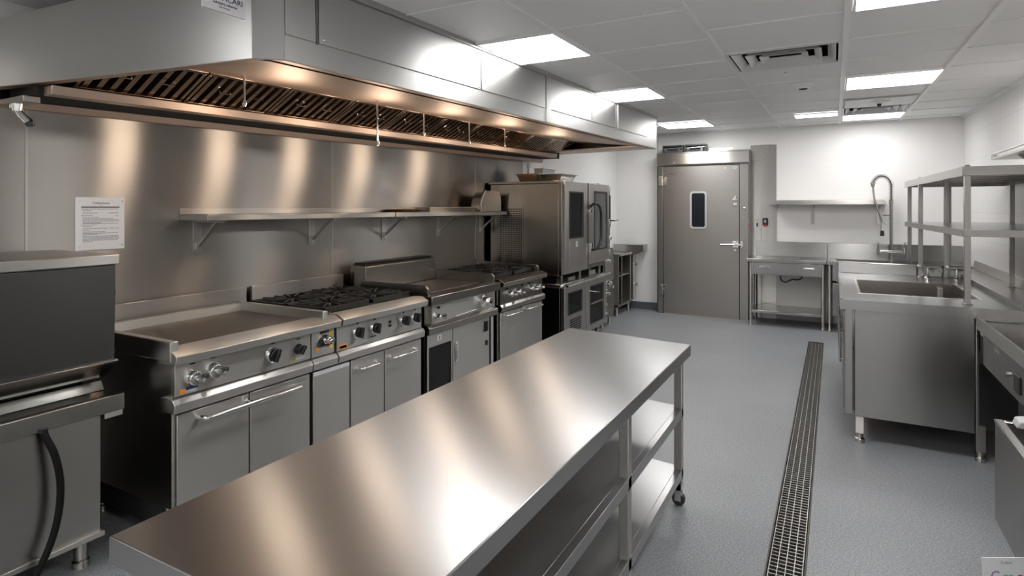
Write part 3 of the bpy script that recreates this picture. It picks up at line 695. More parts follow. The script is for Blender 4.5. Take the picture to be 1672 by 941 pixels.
b.build('handle', POL, t)
d = glazed(t, 5.75,6.37,.11,.695, 5.86,6.24,.40,.62, -2.515, GLS)
b = MB()
for k in range(6): b.box(-2.514,-2.511,5.90,6.22,.20+k*.024,.212+k*.024)
b.build('louvres', DRK, d)
d = glazed(t, 6.385,7.06,.11,.695, 6.52,6.94,.19,.62, -2.515, GLS)
b = MB(); b.box(-2.54,-2.51,6.52,6.94,.41,.43); b.build('cross_bar', POL, d)
b = MB(); b.bar((-2.51,6.44,.585),(-2.46,6.52,.57),.02,.012); b.bar((-2.46,6.52,.57),(-2.45,6.64,.555),.02,.012); b.build('door_lever', POL, d, bevel=.003)
b = MB()
for zz,r in ((.60,.018),(.52,.018),(.33,.03),(.22,.03)): b.lathe((-2.53,7.075,zz),(1,0,0),[(r*.7,0),(r*.7,.015),(r*.5,.022)],14)
b.box(-2.56,-2.53,7.062,7.10,.12,.69); b.build('control_strip', ST, t)
feet(t, [(-2.62,5.8),(-2.62,7.02),(-3.32,5.8),(-3.32,7.02)], .10, .022)

# things standing on the oven
t = thing('roasting_tin', (-2.95,5.95,1.842), 'brown baked-on roasting tin lying on top of the combi oven', 'roasting tin')
def tray(t, x0,x1,y0,y1,z,h,m,name='pan',lip=.02,sl=.03):
    b = MB(); th=.004
    vs=[]
    for (e,zz) in ((sl,z),(0,z+h),(-lip,z+h)): vs += [(x0+e,y0+e,zz),(x1-e,y0+e,zz),(x1-e,y1-e,zz),(x0+e,y1-e,zz)]
    for (e,zz) in ((sl+th,z+th),(th,z+h-th*.3),(-lip,z+h+th)): vs += [(x0+e,y0+e,zz),(x1-e,y0+e,zz),(x1-e,y1-e,zz),(x0+e,y1-e,zz)]
    fs=[(0,3,2,1),(12,13,14,15)]
    for a,bb in ((0,4),(4,8)):
        for k in range(4): fs.append((a+k,a+(k+1)%4,bb+(k+1)%4,bb+k)); fs.append((12+a+k,12+bb+k,12+bb+(k+1)%4,12+a+(k+1)%4))
    for k in range(4): fs.append((8+k,8+(k+1)%4,20+(k+1)%4,20+k))
    b.add(vs,fs); return b.build(name,m,t)
tray(t,-3.12,-2.86,5.80,6.12,1.843,.085,COPP)
b = MB(); b.tube([(-3.09,5.79,1.915),(-3.09,5.755,1.915),(-2.89,5.755,1.915),(-2.89,5.79,1.915)],.006,8); b.build('handle', COPP, t)
t = thing('steel_tray', (-2.72,5.98,1.842), 'shallow stainless tray on the oven top, right of the brown roasting tin', 'tray')
tray(t,-2.83,-2.57,5.80,6.20,1.843,.075,POL)
t = thing('steel_container', (-3.10,6.50,1.842), 'grey steel box container standing upright behind the roasting tin', 'container')
b = MB(); b.box(-3.16,-3.04,6.32,6.66,1.843,2.02); b.build('box', mat('blue_grey_steel',(.30,.33,.36),.35,.9), t, bevel=.006)
b = MB(); b.box(-3.17,-3.03,6.31,6.67,2.02,2.028); b.build('lid', POL, t, bevel=.002)
b = MB(); b.tube([(-3.03,6.45,1.96),(-2.99,6.45,1.96),(-2.99,6.55,1.96),(-3.03,6.55,1.96)],.005,8); b.build('handle', POL, t)
t = thing('riser_pipe', (-3.32,6.70,0), 'grey steel service pipe rising behind the combi oven', 'pipe')
b = MB(); b.cyl((-3.436,6.72,0),(-3.436,6.72,2.12),.012,n=12); b.build('pipe', ST, t)
b = MB()
for z in (1.95,2.08): b.box(-3.449,-3.423,6.69,6.75,z-.012,z+.012)
b.build('clip', POL, t)

# ---- tall unit right of the ovens
t = thing('steam_unit', (-2.78,7.36,0), 'tall narrow stainless unit with knobs and taps right of the ovens', 'steam unit')
b = MB(); b.box(-2.985,-2.60,7.20,7.56,.12,1.02); b.build('cabinet', STO, t, bevel=.005)
b = MB(); b.box(-2.94,-2.62,7.24,7.50,1.02,1.80); b.build('column', STO, t, bevel=.004)
b = MB(); b.box(-2.62,-2.60,7.28,7.47,1.30,1.72); b.build('gauge_glass', GLS, t, bevel=.003)
b = MB(); b.box(-2.60,-2.582,7.22,7.54,.60,1.0); b.build('upper_door', ST, t, bevel=.004)
b = MB(); b.prism([(-2.60,.14),(-2.58,.16),(-2.565,.30),(-2.575,.42),(-2.60,.50)],'y',7.22,7.54); b.build('drum_cover', STO, t, bevel=.01)
b = MB(); b.cyl((-2.60,7.40,1.385),(-2.50,7.40,1.385),.010,n=10); b.cyl((-2.505,7.33,1.385),(-2.505,7.50,1.39),.008,n=10); b.build('tap_lever', CHR, t)
for (yy,zz,r) in ((7.30,1.13,.035),(7.42,1.16,.035),(7.36,1.06,.028)):
    b = MB(); b.lathe((-2.62,yy,zz),(1,0,0),[(r,0),(r,.03),(r*.7,.045)],16); b.build('knob', CHR, t)
b = MB()
for (yy,zz) in ((7.30,.86),(7.30,.55),(7.38,.57),(7.45,.51),(7.30,.44)): b.lathe((-2.59,yy,zz),(1,0,0),[(.022,0),(.022,.035),(.012,.045)],14)
b.build('valve_knobs', CHR, t)
feet(t, [(-2.64,7.24),(-2.64,7.52),(-2.95,7.24),(-2.95,7.52)], .12, .02)

# ---- open cabinet counter in the far left corner
t = thing('open_cabinet', (-2.84,8.37,0), 'stainless open-fronted cabinet counter in the corner beside the cold room door', 'cabinet')
b = MB(); x0,x1,y0,y1 = -2.975,-2.70,8.08,8.66
b.box(x0,x1,y0,y0+.02,.13,.86); b.box(x0,x1,y1-.02,y1,.13,.86); b.box(x0,x0+.01,y0,y1,.13,.86); b.box(x0,x1,y0,y1,.13,.16); b.box(x1-.02,x1,8.24,8.26,.13,.86); b.build('carcass', ST, t, bevel=.002)
b = MB(); b.box(x0+.012,x0+.016,y0+.022,y1-.022,.165,.855); b.build('inner_lining', STD, t)
b = MB(); b.box(x0+.012,x1-.02,y0+.022,y1-.022,.56,.572); b.build('shelf', ST, t)
b = MB(); b.box(x0,x1+.03,y0-.02,y1+.02,.86,.895); b.build('worktop', ST, t, bevel=.004)
b = MB(); b.box(x0,x1+.02,y1-.005,y1+.02,.895,1.0); b.prism([(-2.68,1.0),(-2.50,1.0),(-2.50,.90),(-2.62,.85),(-2.68,.85)],'y',8.64,8.88); b.build('upstand', ST, t, bevel=.003)
b = MB(); b.box(-2.70,-2.66,8.66,8.80,.17,.85); b.build('side_panel', ST, t, bevel=.003)
b = MB()
for z in (.70,.40): b.lathe((-2.66,8.72,z),(1,0,0),[(.018,0),(.018,.03),(.03,.035),(.03,.05)],14)
b.build('tap_knob', CHR, t)
feet(t, [(x1-.03,y0+.03),(x1-.03,y1-.03),(x0+.04,y0+.03),(x0+.04,y1-.03)], .13, .018)

# ================================================================== WALL SHELF over the line
t = thing('wall_shelf', (-3.3,4.0,1.47), 'long stainless wall shelf on five brackets above the cooking line', 'wall shelf')
b = MB(); b.box(-3.439,-3.165,2.13,5.66,1.508,1.514); b.box(-3.171,-3.165,2.13,5.66,1.478,1.508); b.box(-3.439,-3.171,2.13,2.136,1.478,1.508); b.box(-3.439,-3.171,5.654,5.66,1.478,1.508); b.box(-3.439,-3.433,2.13,5.66,1.514,1.55); b.build('shelf_board', ST, t, bevel=.0015)
b = MB(); b.box(-3.166,-3.163,3.78,3.786,1.478,1.515); b.build('joint', SLOT, t)
for y in (2.24,3.14,3.95,4.75,5.54):
    b = MB(); b.box(-3.439,-3.430,y-.028,y+.028,1.275,1.477); b.box(-3.43,-3.19,y-.014,y+.014,1.462,1.477); b.bar((-3.425,y,1.315),(-3.245,y,1.466),.018,.018)
    b.box(-3.432,-3.415,y-.016,y+.016,1.295,1.34); b.lathe((-3.43,y,1.43),(1,0,0),[(.006,0),(.006,.004)],8); b.lathe((-3.43,y,1.285),(1,0,0),[(.006,0),(.006,.004)],8)
    b.build('bracket', ST, t, bevel=.001)
t = thing('tray_cover', (-3.29,5.50,1.514), 'rounded stainless cover plate standing on the far end of the wall shelf', 'tray cover')
prof = [(5.20,1.515),(5.205,1.60),(5.235,1.67),(5.28,1.73),(5.30,1.74),(5.58,1.725),(5.61,1.68),(5.62,1.60),(5.62,1.515)]
b = MB(); b.prism(prof,'x',-3.235,-3.215); b.build('front_plate', ST, t, bevel=.004)
b = MB(); b.prism([(y+.03, 1.515+(z-1.515)*.9) for y,z in prof],'x',-3.36,-3.235); b.build('back_shell', STO, t, bevel=.004)
b = MB(); b.box(-3.24,-3.208,5.41,5.47,1.71,1.735); b.build('clip', COPP, t, bevel=.003)
t = thing('baking_tray', (-3.28,4.70,1.514), 'flat steel baking tray lying on the wall shelf', 'baking tray')
tray(t,-3.38,-3.20,4.30,5.12,1.515,.042,POL,'tray')
t = thing('flat_box', (-3.30,4.12,1.514), 'low beige steel pan on the wall shelf left of the baking tray', 'pan')
tray(t,-3.40,-3.24,3.98,4.24,1.515,.024,COPP,'pan')

# ---- notice on the steel wall
t = thing('notice_sheet', (-3.438,1.70,1.33), 'white printed notice sheet fixed to the steel wall above the dark lid', 'notice')
X0 = -3.439; b = MB(); b.box(X0,X0+.004,1.578,1.818,1.328,1.607); b.build('sheet', WHT, t, bevel=.001)
xs = X0+.0045
text('Tempistures', .0165, face_px(xs,1.700,1.577), INK, t, 'title', .0003)
text('oil', .008, face_px(xs,1.700,1.564), GRY, t, 'title', .0003)
b = MB()
b.box(xs,xs+.0004,1.605,1.792,1.553,1.558); b.build('heading_rule', INK, t)
b = MB()
L = [(1.545,1.605,1.786),(1.537,1.612,1.655),(1.524,1.612,1.684),(1.524,1.738,1.786),(1.511,1.605,1.66),(1.511,1.768,1.786),(1.502,1.612,1.69),(1.494,1.612,1.76),(1.487,1.612,1.79),(1.480,1.612,1.788),(1.473,1.612,1.70),(1.468,1.612,1.786),(1.461,1.605,1.68),(1.453,1.612,1.656),(1.442,1.612,1.732),(1.442,1.74,1.765),(1.442,1.772,1.788),(1.433,1.612,1.645),(1.424,1.612,1.72),(1.416,1.612,1.786),(1.410,1.612,1.68),(1.401,1.612,1.786),(1.394,1.612,1.788),(1.387,1.612,1.788),(1.380,1.612,1.786),(1.373,1.612,1.66)]
for z,a,c in L:
    y = a
    while y < c:
        w = random.uniform(.006,.016); b.box(xs,xs+.0003,y,min(y+w,c),z-.0016,z+.0014); y += w+.0022
b.build('print_lines', GRY, t)
b = MB()
for y,z in ((1.598,1.585),(1.806,1.588),(1.598,1.348),(1.806,1.350)): b.lathe((xs-.0005,y,z),(1,0,0),[(.003,0),(.003,.002)],10)
b.build('screws', POL, t)
# ================================================================== ISLAND TABLE
t = thing('prep_table', (-1.03,1.98,0), 'long stainless island table with open shelves in the foreground', 'table')
TX0,TX1,TY0,TY1 = -1.395,-.662,.705,3.19
b = MB()
n = 5
b.add([(TX0,TY0,.772),(TX1,TY0,.772),(TX1,3.17,.772),(TX0,3.275,.772),(TX0,TY0,.830),(TX1,TY0,.830),(TX1,3.17,.830),(TX0,3.275,.830)],
      [(0,3,2,1),(4,5,6,7),(0,1,5,4),(1,2,6,5),(2,3,7,6),(3,0,4,7)])
b.build('tabletop', STT, t, bevel=.004, seg=3)
for (x,y) in ((-.712,3.11),(-.712,2.215),(-.712,.76),(-1.345,3.20),(-1.345,2.215),(-1.345,.76)):
    b = MB(); b.box(x-.02,x+.02,y-.02,y+.02,.115,.772); l = b.build('leg', ST, t, bevel=.003)
for (x,y) in ((-.712,3.11),(-.712,.76),(-1.345,3.20),(-1.345,.76)):
    b = MB(); b.lathe((x,y-.014,.034),(0,1,0),[(.030,0),(.034,.005),(.034,.023),(.030,.028)],20); c_ = b.build('caster', STD, t)
    b = MB(); b.box(x-.016,x+.016,y-.024,y-.018,.030,.115); b.box(x-.016,x+.016,y+.018,y+.024,.030,.115); b.box(x-.02,x+.02,y-.024,y+.024,.085,.115); b.build('fork', POL, c_)
for zt in (.508, .192):
    b = MB()
    b.add([(-1.365,.74,zt-.006),(-.722,.74,zt-.006),(-.722,3.14,zt-.006),(-1.365,3.225,zt-.006),(-1.365,.74,zt),(-.722,.74,zt),(-.722,3.14,zt),(-1.365,3.225,zt)],
          [(0,3,2,1),(4,5,6,7),(0,1,5,4),(1,2,6,5),(2,3,7,6),(3,0,4,7)])
    b.box(-.722,-.692,.74,3.13,zt-.045,zt+.001); b.box(-1.365,-1.345,.74,3.22,zt-.045,zt-.006)
    b.build('shelf', STT, t, bevel=.0015)

# ================================================================== COLD ROOM DOOR
d1 = bpy.data.objects.new('door_1', None); COL.objects.link(d1); d1.location = (-1.66,8.83,0); WM['door_1'] = Matrix.Translation((-1.66,8.83,0)); structure(d1); d1['label'] = 'stainless steel cold room door with small dark window'
FX0,FX1,FY = -2.285,-1.040,8.68
b = MB(); b.box(FX0,-2.215,FY,8.899,0,2.17); b.box(-1.150,FX1,FY,8.985,0,2.17); b.build('door_frame', STR, d1, bevel=.003)
b = MB(); b.prism([(FY-.03,2.185),(FY,2.165),(8.895,2.165),(8.895,2.345),(FY-.03,2.345)],'x',FX0-.015,FX1+.01); b.build('header', ST, d1, bevel=.004)
b = MB(); b.box(FX0-.02,FX1+.015,FY-.035,8.895,2.345,2.36); b.build('header_cap', ST, d1, bevel=.003)
b = MB(); b.box(-2.213,-1.152,FY+.006,FY+.07,.012,2.160); lf = b.build('door_leaf', STR, d1, bevel=.004)
b = MB(); b.box(-2.216,-2.206,FY+.004,FY+.03,.0,2.165); b.box(-1.160,-1.149,FY+.004,FY+.03,.0,2.165); b.box(-2.21,-1.15,FY+.004,FY+.03,2.155,2.166); b.build('door_seal', SLOT, d1)
b = MB()
for z in (1.97,.36):
    pass
for z in (1.95,.36):
    b = MB(); b.box(-2.275,-2.235,FY-.014,FY,z-.07,z+.07); b.box(-2.20,-2.165,FY-.014,FY+.008,z-.06,z+.06); b.cyl((-2.218,FY-.018,z-.07),(-2.218,FY-.018,z+.07),.012,n=12); b.bar((-2.24,FY-.012,z),(-2.19,FY-.012,z),.012,.03); b.build('hinge', POL, d1, bevel=.003)
def rr(x0,x1,z0,z1,r,n=5):
    P=[]
    for cx,cz,a0 in ((x1-r,z1-r,0),(x0+r,z1-r,90),(x0+r,z0+r,180),(x1-r,z0+r,270)):
        for k in range(n+1): a=math.radians(a0+90*k/n); P.append((cx+r*math.cos(a),cz+r*math.sin(a)))
    return P
def ring(outer, inner, ya, yb):
    b = MB(); n=len(outer)
    vs=[(x,ya,z) for x,z in outer]+[(x,ya,z) for x,z in inner]+[(x,yb,z) for x,z in outer]+[(x,yb,z) for x,z in inner]
    fs=[]
    for k in range(n):
        j=(k+1)%n; fs+=[(k,j,n+j,n+k),(2*n+k,3*n+k,3*n+j,2*n+j),(k,2*n+k,2*n+j,j),(n+k,n+j,3*n+j,3*n+k)]
    return b.add(vs,fs)
w = ring(rr(-1.827,-1.590,1.252,1.790,.045), rr(-1.800,-1.617,1.279,1.763,.03), FY-.010, FY+.01).build('window_frame', PLG, lf, bevel=.002)
b = MB(); b.prism(rr(-1.80,-1.617,1.279,1.763,.03),'y',FY-.002,FY+.008); b.build('pane', WGL, w)
b = MB(); b.box(-1.245,-1.165,FY-.020,FY+.006,1.00,1.085); b.cyl((-1.205,FY-.012,1.042),(-1.205,FY-.05,1.042),.022,n=16); b.cyl((-1.215,FY-.05,1.042),(-1.40,FY-.05,1.040),.011,.008,12)
b.box(-1.21,-1.10,FY-.035,FY-.012,1.028,1.056); b.lathe((-1.205,FY-.02,.965),(0,-1,0),[(.02,0),(.02,.012)],14); b.build('handle', CHR, lf, bevel=.003)
b = MB(); b.box(-1.135,-1.105,FY-.03,FY,1.0,1.085); b.build('latch_plate', POL, d1, bevel=.003)
b = MB(); b.box(-1.245,-1.175,FY-.012,FY+.006,1.66,1.68); b.box(-1.225,-1.195,FY-.010,FY+.006,1.68,1.72); b.box(-1.232,-1.185,FY-.008,FY+.006,1.585,1.62); b.build('lock_plate', POL, lf, bevel=.002)
b = MB(); b.prism(rr(-1.245,-1.185,2.10,2.135,.016),'y',FY+.003,FY+.006); b.build('badge', PLG, lf)
b = MB(); b.prism(rr(-1.235,-1.195,2.112,2.124,.005),'y',FY+.0022,FY+.003); b.build('badge_mark', GRY, lf)
b = MB(); b.lathe((-1.345,FY+.006,2.115),(0,-1,0),[(.015,0),(.015,.002)],14); b.build('sticker', mat('peach_dot',(.62,.42,.26),.5), lf)
b = MB(); b.box(-2.18,-1.93,FY+.0045,FY+.006,2.10,2.106); b.box(-2.12,-2.0,FY+.0045,FY+.006,2.03,2.06); b.build('tape_trace', ST, lf)
b = MB(); b.lathe((-2.05,FY-.03,2.21),(0,-1,0),[(.012,0),(.012,.01)],12); b.box(-1.86,-1.75,FY-.034,FY-.03,2.285,2.293); b.build('header_lamp', GRY, d1)
b = MB(); b.lathe((-1.095,FY,1.55),(0,-1,0),[(.022,0),(.022,.008),(.012,.012)],16); b.lathe((-1.095,FY,1.42),(0,-1,0),[(.007,0),(.007,.005)],12); b.build('frame_lock', CHR, d1)
b = MB(); b.box(-2.2,-1.16,FY+.0,FY+.012,.0,.012); b.build('threshold', mat('worn_sill',(.34,.27,.20),.6), d1)

t = thing('key_tag', (-1.033,8.73,1.30), 'small red and white tag on the side of the cold room door frame', 'tag')
b = MB(); b.box(-1.0395,-1.035,8.70,8.75,1.33,1.40); b.build('card', PLG, t, bevel=.001)
b = MB(); b.box(-1.0395,-1.033,8.70,8.75,1.275,1.33); b.build('red_tag', RED, t, bevel=.001)
t = thing('temperature_controller', (-.848,8.97,1.31), 'small black controller with a red lower edge on the steel wall right of the door', 'controller')
b = MB(); b.box(-.885,-.815,8.955,8.9875,1.305,1.41); b.build('case', BLK, t, bevel=.006)
b = MB(); b.box(-.872,-.828,8.952,8.956,1.29,1.318); b.build('red_rim', RED, t, bevel=.002)
b = MB(); b.box(-.862,-.838,8.952,8.956,1.345,1.385); b.build('display', PLG, t, bevel=.001)
t = thing('wall_switch', (-.985,8.97,1.36), 'tiny chrome switch on the steel wall between door and black controller', 'switch')
b = MB(); b.lathe((-.955,8.975,1.385),(0,-1,0),[(.014,0),(.014,.012),(.008,.018)],14); b.build('button', CHR, t)
b = MB(); b.box(-.965,-.945,8.965,8.975,1.29,1.34); b.build('keyhole_plate', BLK, t, bevel=.001)

FANM = mat('dark_unit_case', (.045,.05,.06), .4)
for k,(x0,x1,lb) in enumerate(((-2.235,-1.93,'left of the two dark box units lying on the cold room door header'),(-1.915,-1.61,'right of the two dark box units lying on the cold room door header'))):
    t = thing('control_box', ((x0+x1)/2,8.78,2.36), lb, 'control box', 'dark box units on the door header')
    b = MB(); b.box(x0,x1,8.72,8.86,2.361,2.375); b.box(x0,x0+.02,8.72,8.86,2.375,2.455); b.box(x1-.02,x1,8.72,8.86,2.375,2.455); b.box(x0,x1,8.72,8.86,2.455,2.475); b.box(x0+.02,x1-.02,8.78,8.86,2.375,2.455); b.build('case', FANM, t, bevel=.003)
    b = MB(); b.cyl((x0+.021,8.75,2.425),(x1-.021,8.75,2.435),.015,n=12); b.box(x0+.03,x0+.07,8.735,8.78,2.376,2.42); b.box(x1-.08,x1-.05,8.735,8.78,2.376,2.44); b.build('tube_rail', POL, t)
t = thing('light_batten', (-1.42,8.90,2.36), 'white fluorescent batten lying on the header above the door', 'light')
b = MB(); b.box(-1.58,-1.25,8.74,8.80,2.361,2.385); b.build('housing', WHT, t, bevel=.004)
b = MB(); b.cyl((-1.57,8.77,2.395),(-1.26,8.77,2.395),.011,n=12); b.build('tube', mat('lit_tube',(1,.98,.95),.4,0,3.0), t)

# ================================================================== BACK PREP TABLE
PY = 8.35
t = thing('prep_table', (-.55,8.68,0), 'stainless prep table with drawer and undershelf against the back wall beside the cold room door', 'table')
b = MB(); b.box(-1.028,-.083,PY,8.97,.842,.882); b.build('tabletop', STS, t, bevel=.004)
b = MB(); b.prism([(8.955,.88),(8.984,.88),(8.984,1.085),(8.970,1.085)],'x',-.965,-.083); b.build('splashback', STS, t, bevel=.003)
b = MB(); b.box(-.985,-.115,PY+.03,PY+.055,.675,.842); b.box(-.985,-.965,PY+.05,8.95,.70,.842); b.box(-.135,-.115,PY+.05,8.95,.70,.842); b.build('apron', STS, t, bevel=.002)
b = MB(); b.box(-.94,-.16,PY+.018,PY+.031,.690,.832); dr = b.build('drawer', STS, t, bevel=.004)
for x in (-.80,-.28):
    b = MB(); b.box(x-.065,x+.065,PY+.012,PY+.019,.765,.795); b.tube([(x-.05,PY+.018,.775),(x-.05,PY-.006,.775),(x+.05,PY-.006,.775),(x+.05,PY+.018,.775)],.006,8); b.build('handle', POL, dr)
for (x,y) in ((-.975,PY+.045),(-.125,PY+.045),(-.975,8.93),(-.125,8.93)):
    b = MB(); b.cyl((x,y,.842),(x,y,.10),.021,n=16); b.cyl((x,y,.10),(x,y,.0),.016,n=14); b.lathe((x,y,.03),(0,0,-1),[(.018,0),(.024,.012),(.024,.03)],14); b.build('leg', ST, t)
b = MB(); b.box(-.985,-.115,PY+.03,8.95,.165,.20); b.build('undershelf', STS, t, bevel=.003)
b = MB(); b.tube(smooth_path([(-.62,8.45,.84),(-.62,8.45,.66),(-.60,8.45,.60),(-.56,8.45,.585),(-.52,8.45,.60),(-.47,8.45,.625),(-.42,8.47,.62),(-.37,8.55,.64),(-.36,8.93,.70)]),.010,10); b.build('waste_trap', BLK, t)
b = MB(); b.box(-.86,-.40,PY+.10,8.80,.8825,.8845); b.build('inset_lid', ST, t, bevel=.001)

# sink counter carrying on to the right wall
t = thing('sink_counter', (.55,8.68,0), 'stainless counter with a wash basin along the back wall under the spring tap', 'counter')
b = MB(); bx0,bx1,by0,by1 = .02,.60,8.48,8.86
b.box(-.079,bx0,PY,8.97,.842,.882); b.box(bx1,1.385,PY,8.97,.842,.882); b.box(bx0,bx1,PY,by0,.842,.882); b.box(bx0,bx1,by1,8.97,.842,.882); b.build('worktop', STS, t)
b = MB(); b.box(bx0,bx0+.006,by0,by1,.62,.88); b.box(bx1-.006,bx1,by0,by1,.62,.88); b.box(bx0,bx1,by0,by0+.006,.62,.88); b.box(bx0,bx1,by1-.006,by1,.62,.88); b.box(bx0,bx1,by0,by1,.615,.62); b.build('basin', STO, t)
b = MB(); b.prism([(8.955,.88),(8.984,.88),(8.984,1.085),(8.970,1.085)],'x',-.079,1.385); b.build('splashback', STS, t, bevel=.003)
b = MB(); b.box(-.02,1.38,PY+.05,8.95,.20,.61); b.build('cabinet', STS, t, bevel=.003)
b = MB(); b.box(-.02,1.38,PY+.04,PY+.05,.64,.84); b.build('apron', STS, t, bevel=.002)
b = MB(); b.box(.0,.42,PY+.036,PY+.05,.215,.60); d = b.build('door', STS, t, bevel=.003)
b = MB(); b.box(.44,.86,PY+.036,PY+.05,.215,.60); d = b.build('door', STS, t, bevel=.003)
for (x,y) in ((-.05,PY+.045),(1.33,PY+.045),(-.05,8.93),(1.33,8.93)):
    b = MB(); b.cyl((x,y,.842),(x,y,.10),.021,n=16); b.lathe((x,y,.10),(0,0,-1),[(.016,0),(.016,.07),(.024,.08),(.024,.10)],14); b.build('leg', ST, t)

SPR = mat('dark_chrome', (.36,.355,.35), .2, 1)
# pre-rinse spring tap
t = thing('spray_tap', (.634,8.86,.882), 'tall chrome pre-rinse spring tap with hanging spray gun at the back wall', 'tap')
X,Y_ = .634,8.84
b = MB(); b.lathe((X,Y_,.8825),(0,0,1),[(.035,0),(.035,.008),(.022,.02),(.020,.06)],18); b.cyl((X,Y_,.93),(X,Y_,1.63),.019,n=16); b.lathe((X,Y_,1.40),(0,0,1),[(.022,0),(.022,.04)],16); b.lathe((X,Y_,1.60),(0,0,1),[(.024,0),(.024,.05),(.016,.06)],16); b.build('riser', SPR, t)
b = MB(); b.cyl((X-.13,Y_-.02,1.0),(X+.13,Y_-.02,1.0),.016,n=14); b.cyl((X,Y_-.02,1.0),(X,Y_,1.0),.02,n=12)
for s in (-1,1): b.cyl((X+s*.13,Y_-.02,.98),(X+s*.13,Y_-.02,1.05),.018,n=14)
b.build('mixer_body', CHR, t)
for s in (-1,1):
    b = MB(); b.cyl((X+s*.13,Y_-.02,1.05),(X+s*.14,Y_-.03,1.115),.010,n=10); b.bar((X+s*.14,Y_-.03,1.115),(X+s*.19,Y_-.06,1.12),.018,.010); b.build('lever', CHR, t, bevel=.003)
def arc(n=40):
    P=[]
    cx,cz,R = X-.105,1.83,.105
    for k in range(8): P.append((X,Y_,1.65+(1.83-1.65)*k/8))
    for k in range(n+1):
        a = math.radians(0+ (172)*k/n); P.append((cx+R*math.cos(a),Y_-.21*(k/n),cz+R*1.18*math.sin(a)))
    return P
A = arc(); b = MB(); b.tube(A,.010,10); hs = b.build('hose', mat('grey_hose',(.07,.07,.075),.35), t)
# spring coil
import itertools
pts=[]; tot=0; S=[0]
V=[Vector(p) for p in A]
for p,q in zip(V,V[1:]): tot+=(q-p).length; S.append(tot)
turns=24; N=turns*10
for k in range(N+1):
    s=tot*k/N; i=max(j for j in range(len(S)) if S[j]<=s+1e-9); i=min(i,len(V)-2)
    f=(s-S[i])/max(1e-6,S[i+1]-S[i]); p=V[i].lerp(V[i+1],f); d=(V[i+1]-V[i]).normalized()
    u=Vector((0,1,0)); u=(u-d*u.dot(d)).normalized(); w_=d.cross(u); a=2*PI*turns*k/N
    pts.append(p+(u*math.cos(a)+w_*math.sin(a))*.026)
b = MB(); b.tube(pts,.0026,5); b.build('spring', SPR, t)
e = V[-1]
b = MB(); b.lathe(e,(0,0,-1),[(.020,-.02),(.022,0),(.020,.03)],14); b.tube(smooth_path([e,(e.x+.012,e.y-.01,1.70),(e.x+.045,e.y-.02,1.55),(e.x+.085,e.y-.02,1.42),(e.x+.098,e.y-.02,1.36)]),.011,10); b.build('lower_hose', SPR, t)
g0=(e.x+.098,e.y-.02,1.37)
b = MB(); b.cyl(g0,(g0[0],g0[1],1.25),.016,.018,14); b.build('spray_gun', CHR, t)
b = MB(); b.cyl((g0[0],g0[1],1.27),(g0[0],g0[1],1.205),.020,.024,14); b.build('gun_head', BLK, t)
b = MB(); b.tube([(g0[0]+.014,g0[1],1.36),(g0[0]+.06,g0[1],1.345),(g0[0]+.062,g0[1],1.30)],.004,8); b.build('trigger', CHR, t)
b = MB(); b.box(X-.09,X,Y_-.01,Y_+.01,1.455,1.465); b.build('hook_arm', BLK, t)

# shelf on the back wall
t = thing('wall_shelf', (-.10,8.86,1.6), 'short stainless shelf on brackets on the white back wall', 'wall shelf')
b = MB(); b.box(-.79,.575,8.70,8.984,1.628,1.634); b.box(-.79,.575,8.70,8.706,1.598,1.628); b.box(-.79,-.784,8.706,8.984,1.598,1.628); b.box(.569,.575,8.706,8.984,1.598,1.628); b.box(-.79,.575,8.980,8.987,1.634,1.66); b.build('shelf_board', ST, t, bevel=.001)
for x in (-.70,-.255,.50):
    b = MB(); b.box(x-.02,x+.02,8.990 if x>-.7 else 8.976,8.9995 if x>-.7 else 8.9875,1.33 if x>-.6 else 1.55,1.60); b.prism([(8.976,1.598),(8.73,1.598),(8.73,1.588),(8.976,1.55)],'x',x-.012,x+.012); b.build('bracket', ST, t, bevel=.001)

# ================================================================== DISH SINK
t = thing('dish_sink', (.50,5.4,0), 'large stainless dish sink with deep basin and closed front panel on the right', 'sink')
SX0,SX1,SY0,SY1,SZ = .033,.985,4.47,6.36,.945
bx0,bx1,by0,by1 = .16,.84,4.86,5.75
b = MB()
b.box(SX0,bx0,SY0,SY1,SZ-.065,SZ); b.box(bx1,SX1,SY0,SY1,SZ-.065,SZ); b.box(bx0,bx1,SY0,by0,SZ-.065,SZ); b.box(bx0,bx1,by1,SY1,SZ-.065,SZ)
b.build('worktop', STS, t)
b = MB(); e=.012
b.box(bx0-e,bx0,by0-e,by1+e,SZ,SZ+.003); b.box(bx1,bx1+e,by0-e,by1+e,SZ,SZ+.003); b.box(bx0,bx1,by0-e,by0,SZ,SZ+.003); b.box(bx0,bx1,by1,by1+e,SZ,SZ+.003); b.build('basin_rim', POL, t)
b = MB(); g=.008; z0=.62
b.box(bx0,bx0+g,by0,by1,z0,SZ-.001); b.box(bx1-g,bx1,by0,by1,z0,SZ-.001); b.box(bx0,bx1,by0,by0+g,z0,SZ-.001); b.box(bx0,bx1,by1-g,by1,z0,SZ-.001); b.box(bx0,bx1,by0,by1,z0-.008,z0); b.lathe((.5,5.3,z0),(0,0,1),[(.05,0),(.05,.002),(.03,.003)],18); b.build('basin', STO, t)
b = MB(); b.box(bx1-.12,bx1-.085,by1-.05,by1-g,z0,SZ-.03); b.build('overflow_column', ST, t, bevel=.003)
b = MB(); b.prism([(SY1-.035,SZ),(SY1-.030,SZ+.097),(SY1-.026,SZ+.10),(SY1,SZ+.10),(SY1,SZ)],'x',SX0,SX1); b.build('splashback', STS, t, bevel=.003)
